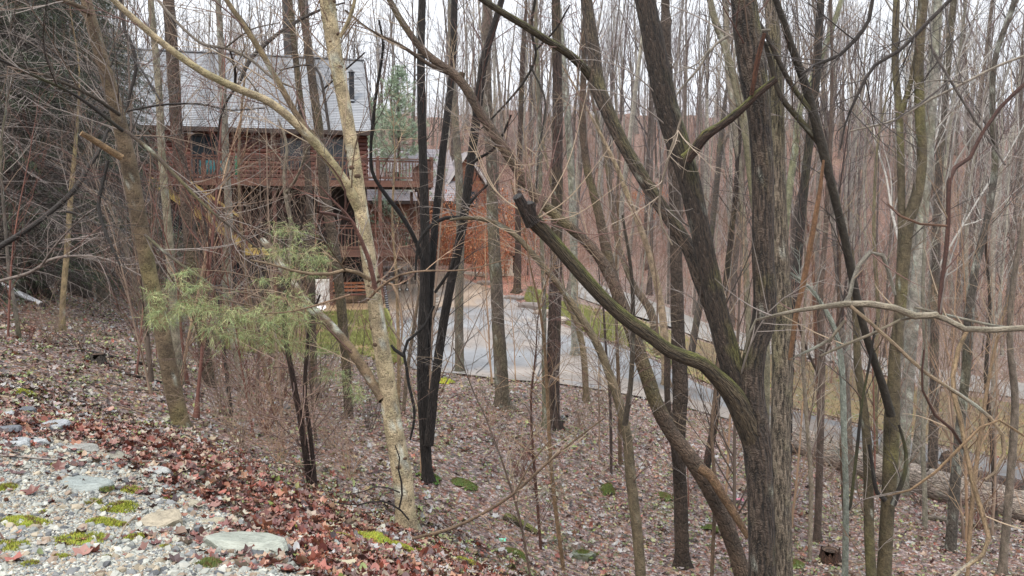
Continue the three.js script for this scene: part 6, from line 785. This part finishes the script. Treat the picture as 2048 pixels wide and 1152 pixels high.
  rock(370, 1010, 60, 24, [.3, .27, .2], 'buff stone right of the tan blocky stone', { dz: .6 }); rock(420, 1050, 70, 22, [.33, .3, .22], 'weathered yellowish flat stone at the leaf edge'); rock(300, 880, 26, 14, [.2, .21, .23], 'little dark stone in the red leaves');
  mossOn(160, 1086, 96, 'bright yellow green moss cushion in the gravel, widest of those at lower left', MG, .16, .9); mossOn(46, 1050, 90, 'bright moss at the left edge under the red leaf', MG, .15, .7); mossOn(20, 1098, 66, 'bright moss cushion in the lower left corner', MG, .16); mossOn(205, 1052, 56, 'moss tuft just left of the tan blocky stone', MG, .3, .8); mossOn(240, 1022, 50, 'narrow moss strip above the tan blocky stone', MG, .3, 1.5); mossOn(275, 1082, 40, 'small moss tuft below the tan blocky stone', MG, .35); mossOn(238, 1056, 30, 'tiny moss tuft touching the tan blocky stone', MG, .35); mossOn(14, 980, 34, 'dull moss at the left edge beside a blue pebble', MG, .3); mossOn(190, 1010, 30, 'tiny moss spot near the mossy grey stone', MG, .3);
  mossOn(750, 1088, 84, 'long bright moss ridge at bottom centre', MG, .3, .5); mossOn(800, 1100, 50, 'moss clump at the right end of the moss ridge', MG, .3, .6); mossOn(880, 1112, 22, 'round moss dot between the moss ridge and the corner strip', MG, .4); mossOn(930, 1132, 50, 'sloping bright moss strip at the bottom edge', MG, .35, .7); mossOn(838, 1108, 22, 'small moss dot right of the moss ridge', MG, .4); mossOn(420, 1135, 46, 'dark moss tuft at the bottom edge by the large flat stone', DG, .35); mossOn(262, 985, 36, 'moss patch among leaves right of the mossy grey stone', MG, .3);
  [[90, 1030, 26, 'little moss tuft between the left edge moss and the mossy grey stone'], [120, 1120, 30, 'moss scrap below the widest gravel cushion'], [330, 1100, 24, 'moss scrap right below the tan blocky stone'], [60, 1135, 34, 'moss scrap in the gravel near the lower left corner'], [215, 1120, 20, 'pinch of moss in the gravel between cushion and bottom edge'], [110, 935, 22, 'pinch of moss in the gravel near the long flat stone'], [590, 1062, 34, 'thin moss smear on the bank above the large flat stone'], [690, 1080, 40, 'low moss patch at the left end of the moss ridge'], [50, 790, 36, 'yellow moss among leaves above the dark slate chunk'], [340, 1002, 22, 'moss speck by the buff stone']].forEach(([x, y, w, l]) => mossOn(x, y, w, l, MG, .28, .8));
  mossOn(1213, 985, 26, 'upright mossy tussock on the middle slope', DG, .9); mossOn(1330, 995, 34, 'faint moss patch before the straight dark trunk', DG, .2); mossOn(1425, 1060, 34, 'moss patch beside the crooked tan trunk', DG, .25); mossOn(930, 970, 44, 'green moss on the slope right of the dark triple trunk', DG, .25); mossOn(890, 765, 30, 'yellow moss on a root by the driveway edge', [[.4, .42, .05], [.3, .34, .05]], .4, .6); mossOn(1030, 1108, 36, 'dull green moss spot near the bottom edge', DG, .25); mossOn(1585, 1130, 34, 'moss patch at the foot of the tall straight trunk', DG, .3); mossOn(858, 958, 40, 'green leaves of moss round the foot of the dark triple trunk', [[.1, .2, .04], [.14, .25, .05]], .35);
  // scraps of litter left by people
  const scrap = (px, py, w, c, l, n) => { const p = hit(px, py), s = w * -p.z / F, g = new THREE.PlaneGeometry(s, s * .7, 8, 6), q = g.attributes.position; for (let i = 0; i < q.count; i++) q.setZ(i, s * .5 * (fb3(q.getX(i) / s * 4 + px, q.getY(i) / s * 4, 1) - .5)); g.rotateX(-1.2); g.computeVertexNormals(); const o = mesh(n, g, std(...c, { side: THREE.DoubleSide, roughness: .4 })); o.position.copy(p); o.position.y += s * .3; tag(o, l, 'litter'); };
  scrap(1480, 1004, 15, [.4, .1, .17], 'crumpled pink wrapper in the leaves', 'wrapper'); scrap(1005, 1084, 14, [.15, .5, .35], 'small green plastic scrap in the leaves', 'plastic_scrap'); scrap(640, 622, 22, [.8, .78, .8], 'white crumpled paper on the lawn', 'paper');
  const mk = hit(1752, 1165), wp = mesh('wood_offcut', boxG(.06, .22, .03), std(.75, .7, .55)); wp.position.copy(mk).add(V(0, .1, .3)); wp.rotation.z = .15; tag(wp, 'pale split piece of wood standing against the mossy forked tree', 'wood');
}
{ // leaf litter: real curled leaves, thickest near the gravel edge
  const G = [0, 1, 2, 3].map((k) => { const r = RNG(120 + k), tb = new TB(), n = 10, lob = [5, 3, 7, 1][k], P = []; const curl = .25 + .35 * r(), fold = .25 + .3 * r(); const hz = (x, y) => curl * (x * x * .9 + y * y * .6) + fold * Math.abs(y) * .6 + (r() - .5) * .14; for (let j = 0; j < n; j++) { const an = j / n * 6.283, rad = lob === 1 ? 1 : (j % 2 ? .62 : 1), x = Math.cos(an) * rad, y = Math.sin(an) * rad * (lob === 1 ? .5 : .85); P.push(V(x * .5, hz(x, y) * .5, y * .5)); } const c = V(0, -.01, 0); for (let j = 0; j < n; j++) tb.tri(c, P[(j + 1) % n], P[j], [1, 1, 1]); return tb.geo(); });
  const grp = new THREE.Group(); grp.name = 'leaf_litter'; scene.add(grp); tag(grp, 'curled wet brown and grey fallen leaves covering the slope', 'leaves', null, 'stuff');
  const r = RNG(31337), lists = [[], [], [], []], RED = [[.135, .038, .026], [.175, .053, .035], [.09, .031, .027], [.2, .085, .05], [.055, .027, .026], [.24, .15, .1], [.15, .075, .06], [.28, .22, .17], [.16, .06, .045]], PUR = [[.19, .14, .13], [.31, .28, .265], [.25, .17, .125], [.12, .09, .085], [.36, .33, .31], [.17, .12, .095], [.18, .09, .065], [.3, .21, .14], [.07, .055, .052], [.22, .19, .185], [.1, .05, .04], [.26, .2, .1]], GRN = [[.16, .2, .06], [.2, .24, .08]];
  const N = 230000; let n = 0; while (n < N) { const u = r(), d = u < .3 ? lerp(3.6, 8.5, r()) : Math.sqrt(lerp(49, 27 * 27, r())), px = lerp(-120, 2170, r()), p = pix(px, 600, d), x = p.x, z = p.z, gs = d < 13 ? signed(GRAVEL, x, z) : -9; n++; if (gs > 0 && r() > .03 + .4 * sstep(.6, .0, gs + (fb3(x * 2.5, 41, z * 2.5) - .5) * .9)) continue; if (d > 15 && (paved(x, z) > -.05 ? r() < .975 - .12 * sstep(-1.2, 0, -Math.abs(paved(x, z))) : false)) continue; if (d > 17 && (signed(LAWN, x, z) > 0 || signed(BAND, x, z) > 0) && r() < .6) continue;
    if (fb3(x * .8 + 3, 11, z * .8) < .4 && r() < .55) continue; const near = sstep(-2.6, -.3, gs + (fb3(x * 1.3, 2, z * 1.3) - .5) * 2), y = h(x, z), pal = r() < .045 * (1 - near) + .015 ? GRN : r() < near * .8 + .24 ? RED : PUR, c = pal[Math.floor(r() * pal.length)], dr = .55 + .95 * fb3(x * .55, 17, z * .55), q = (.35 + 1.15 * r()) * dr; lists[Math.floor(r() * 4)].push([x, y, z, r() < .07 ? .085 + .035 * r() : .034 + .045 * r() * r() + .012 * near, c.map((v) => Math.min(.27, v * q)), r() * 6.28, (r() - .5) * 1.3, (r() - .5) * 1.3]); }
  const M = new THREE.Matrix4(), Q = new THREE.Quaternion(), E = new THREE.Euler(), C = new THREE.Color(), lm = vcol({ roughness: .42, side: THREE.DoubleSide });
  lists.forEach((L, k) => { const im = new THREE.InstancedMesh(G[k], lm, L.length); im.name = 'leaf'; L.forEach(([x, y, z, s, c, a, t1, t2], i) => { E.set(t1, a, t2); Q.setFromEuler(E); const nn = nrm(x, z, .3); Q.premultiply(new THREE.Quaternion().setFromUnitVectors(V(0, 1, 0), nn)); M.compose(V(x, y + .012 + .02 * ((i * 7919) % 100) / 100, z), Q, V(s, s, s)); im.setMatrixAt(i, M); C.setRGB(...c); im.setColorAt(i, C); }); im.castShadow = im.receiveShadow = true; grp.add(im); });
  // small ground herbs among the leaves
  const hb = new TB(), hr = RNG(77); for (let k = 0; k < 7; k++) { const an = k * .9 + hr(), o = V(Math.cos(an) * .02, .01, Math.sin(an) * .02), e = V(Math.cos(an) * .07, .03 + hr() * .04, Math.sin(an) * .07), s = V(-Math.sin(an), 0, Math.cos(an)).multiplyScalar(.018), m = o.clone().lerp(e, .55); hb.tri(o, m.clone().add(s), e, [1, 1, 1]); hb.tri(o, e, m.clone().sub(s), [1, 1, 1]); }
  const im = new THREE.InstancedMesh(hb.geo(), vcol({ roughness: .7, side: THREE.DoubleSide }), 4200); im.name = 'ground_herbs'; scene.add(im); tag(im, 'small green herbs and mosses dotted through the leaf litter', 'herbs', null, 'stuff'); n = 0; while (n < 4200) { const d = Math.sqrt(lerp(42, 26 * 26, r())), p = pix(lerp(-100, 2150, r()), 600, d); if (fb3(p.x * .9, 5, p.z * .9) < .52 && r() < .85) continue; if (signed(GRAVEL, p.x, p.z) > -.4 || paved(p.x, p.z) > -.1) continue; Q.setFromAxisAngle(V(0, 1, 0), r() * 6.28); const s = .25 + .5 * r(); M.compose(V(p.x, h(p.x, p.z) + .03, p.z), Q, V(s, s, s)); im.setMatrixAt(n, M); const q = .6 + .8 * r(); C.setRGB(.13 * q, .155 * q, .06 * q); im.setColorAt(n++, C); }
  // sticks lying in the litter: thin and countless
  const sk = new TB(), sr = RNG(55); for (let k = 0; k < 420; k++) { const d = Math.sqrt(lerp(20, 22 * 22, sr())), p = pix(lerp(0, 2048, sr()), 600, d); if (paved(p.x, p.z) > -.1) continue; const an = sr() * 6.28, L = .2 + sr() * .7, P = [0, 1, 2, 3].map((j) => { const x = p.x + Math.cos(an) * L * j / 3 + (sr() - .5) * .03, z = p.z + Math.sin(an) * L * j / 3 + (sr() - .5) * .03; return V(x, h(x, z) + .025 + sr() * .02, z); }), c = MIX[Math.floor(sr() * 5)]; sk.tube(P, [.006, .005, .004, .0015].map((v) => v * (.6 + sr())), { sides: 4, col: c }); } tag(mesh('fallen_twigs', sk.geo(), twigM), 'thin dead twigs scattered through the leaves', 'twigs', null, 'stuff');
}
{ // gravel of the shoulder
  const a = pnoise([40, 40], 901), b = pnoise([120, 120], 902); const gt = { map: tex(512, 512, (u, v) => { const q = .5 + .8 * a(u, v) * b(u, v) + .2 * (b(u, v) - .5); return [q, q * .99, q * .96]; }, true), bumpMap: tex(512, 512, (u, v) => { const q = a(u, v) * b(u, v); return [q, q, q]; }) };
  const xs = [], zs = []; for (let x = -6; x <= 1.2; x += .09) xs.push(x); for (let z = -7.2; z <= 3; z += .09) zs.push(z);
  const g = gridMesh(xs, zs, (x, z) => h(x, z) + lerp(-.12, .012, sstep(-.5, .0, signed(GRAVEL, x, z) + .35 * (fb3(x * 2.4, 3, z * 2.4) - .5))), (x, z) => { const q = .8 + .4 * fb3(x * 2, 6, z * 2); return [.3 * q, .285 * q, .26 * q]; }, .6);
  tag(mesh('gravel_shoulder', g, new THREE.MeshStandardMaterial({ ...gt, bumpScale: .02, vertexColors: true, roughness: .85 })), 'pale grey gravel shoulder of the road at lower left', 'gravel', null, 'structure');
  const grp = new THREE.Group(); grp.name = 'gravel_stones'; scene.add(grp); tag(grp, 'loose pale grey and tan gravel stones on the road shoulder', 'gravel', null, 'stuff');
  const M = new THREE.Matrix4(), Q = new THREE.Quaternion(), E = new THREE.Euler(), C = new THREE.Color(), r = RNG(66), L = [[], [], []], pal = [[.25, .26, .23], [.19, .2, .185], [.31, .315, .275], [.145, .15, .15], [.27, .23, .165], [.21, .155, .11], [.35, .35, .31], [.06, .065, .07]];
  for (let n = 0; n < 120000; n++) { const d = lerp(3.2, 7, Math.pow(r(), 1.3)), p = pix(lerp(-80, 960, r()), 600, d), s = signed(GRAVEL, p.x, p.z) + .35 * (fb3(p.x * 2.4, 3, p.z * 2.4) - .5); if (s < 0 && r() > .12 * sstep(-.6, 0, s)) continue; const sz = r() < .02 ? .014 + .014 * r() : .0045 + .0065 * r(); L[n % 3].push([p, sz, pal[Math.floor(Math.pow(r(), 1.15) * pal.length)]]); }
  L.forEach((l, k) => { const gg = new THREE.IcosahedronGeometry(1, 0), q = gg.attributes.position; for (let i = 0; i < q.count; i++) { const v = V(q.getX(i), q.getY(i), q.getZ(i)), m = 1 + .5 * (n3(v.x * 1.7 + k * 9, v.y * 1.7, v.z * 1.7) - .5) * 2; q.setXYZ(i, v.x * m * 1.2, v.y * m * .7, v.z * m); } gg.computeVertexNormals(); const im = new THREE.InstancedMesh(gg, std(1, 1, 1, { roughness: .55 }), l.length); im.name = 'stone'; l.forEach(([p, s, c], i) => { E.set(r() * .8, r() * 6.28, r() * .8); Q.setFromEuler(E); M.compose(V(p.x, h(p.x, p.z) + .012 + s * .3, p.z), Q, V(s, s, s)); im.setMatrixAt(i, M); const v = .68 + .52 * r(); C.setRGB(c[0] * v, c[1] * v, c[2] * v); im.setColorAt(i, C); }); im.castShadow = im.receiveShadow = true; grp.add(im); });
}
renderer.render(scene, camera);
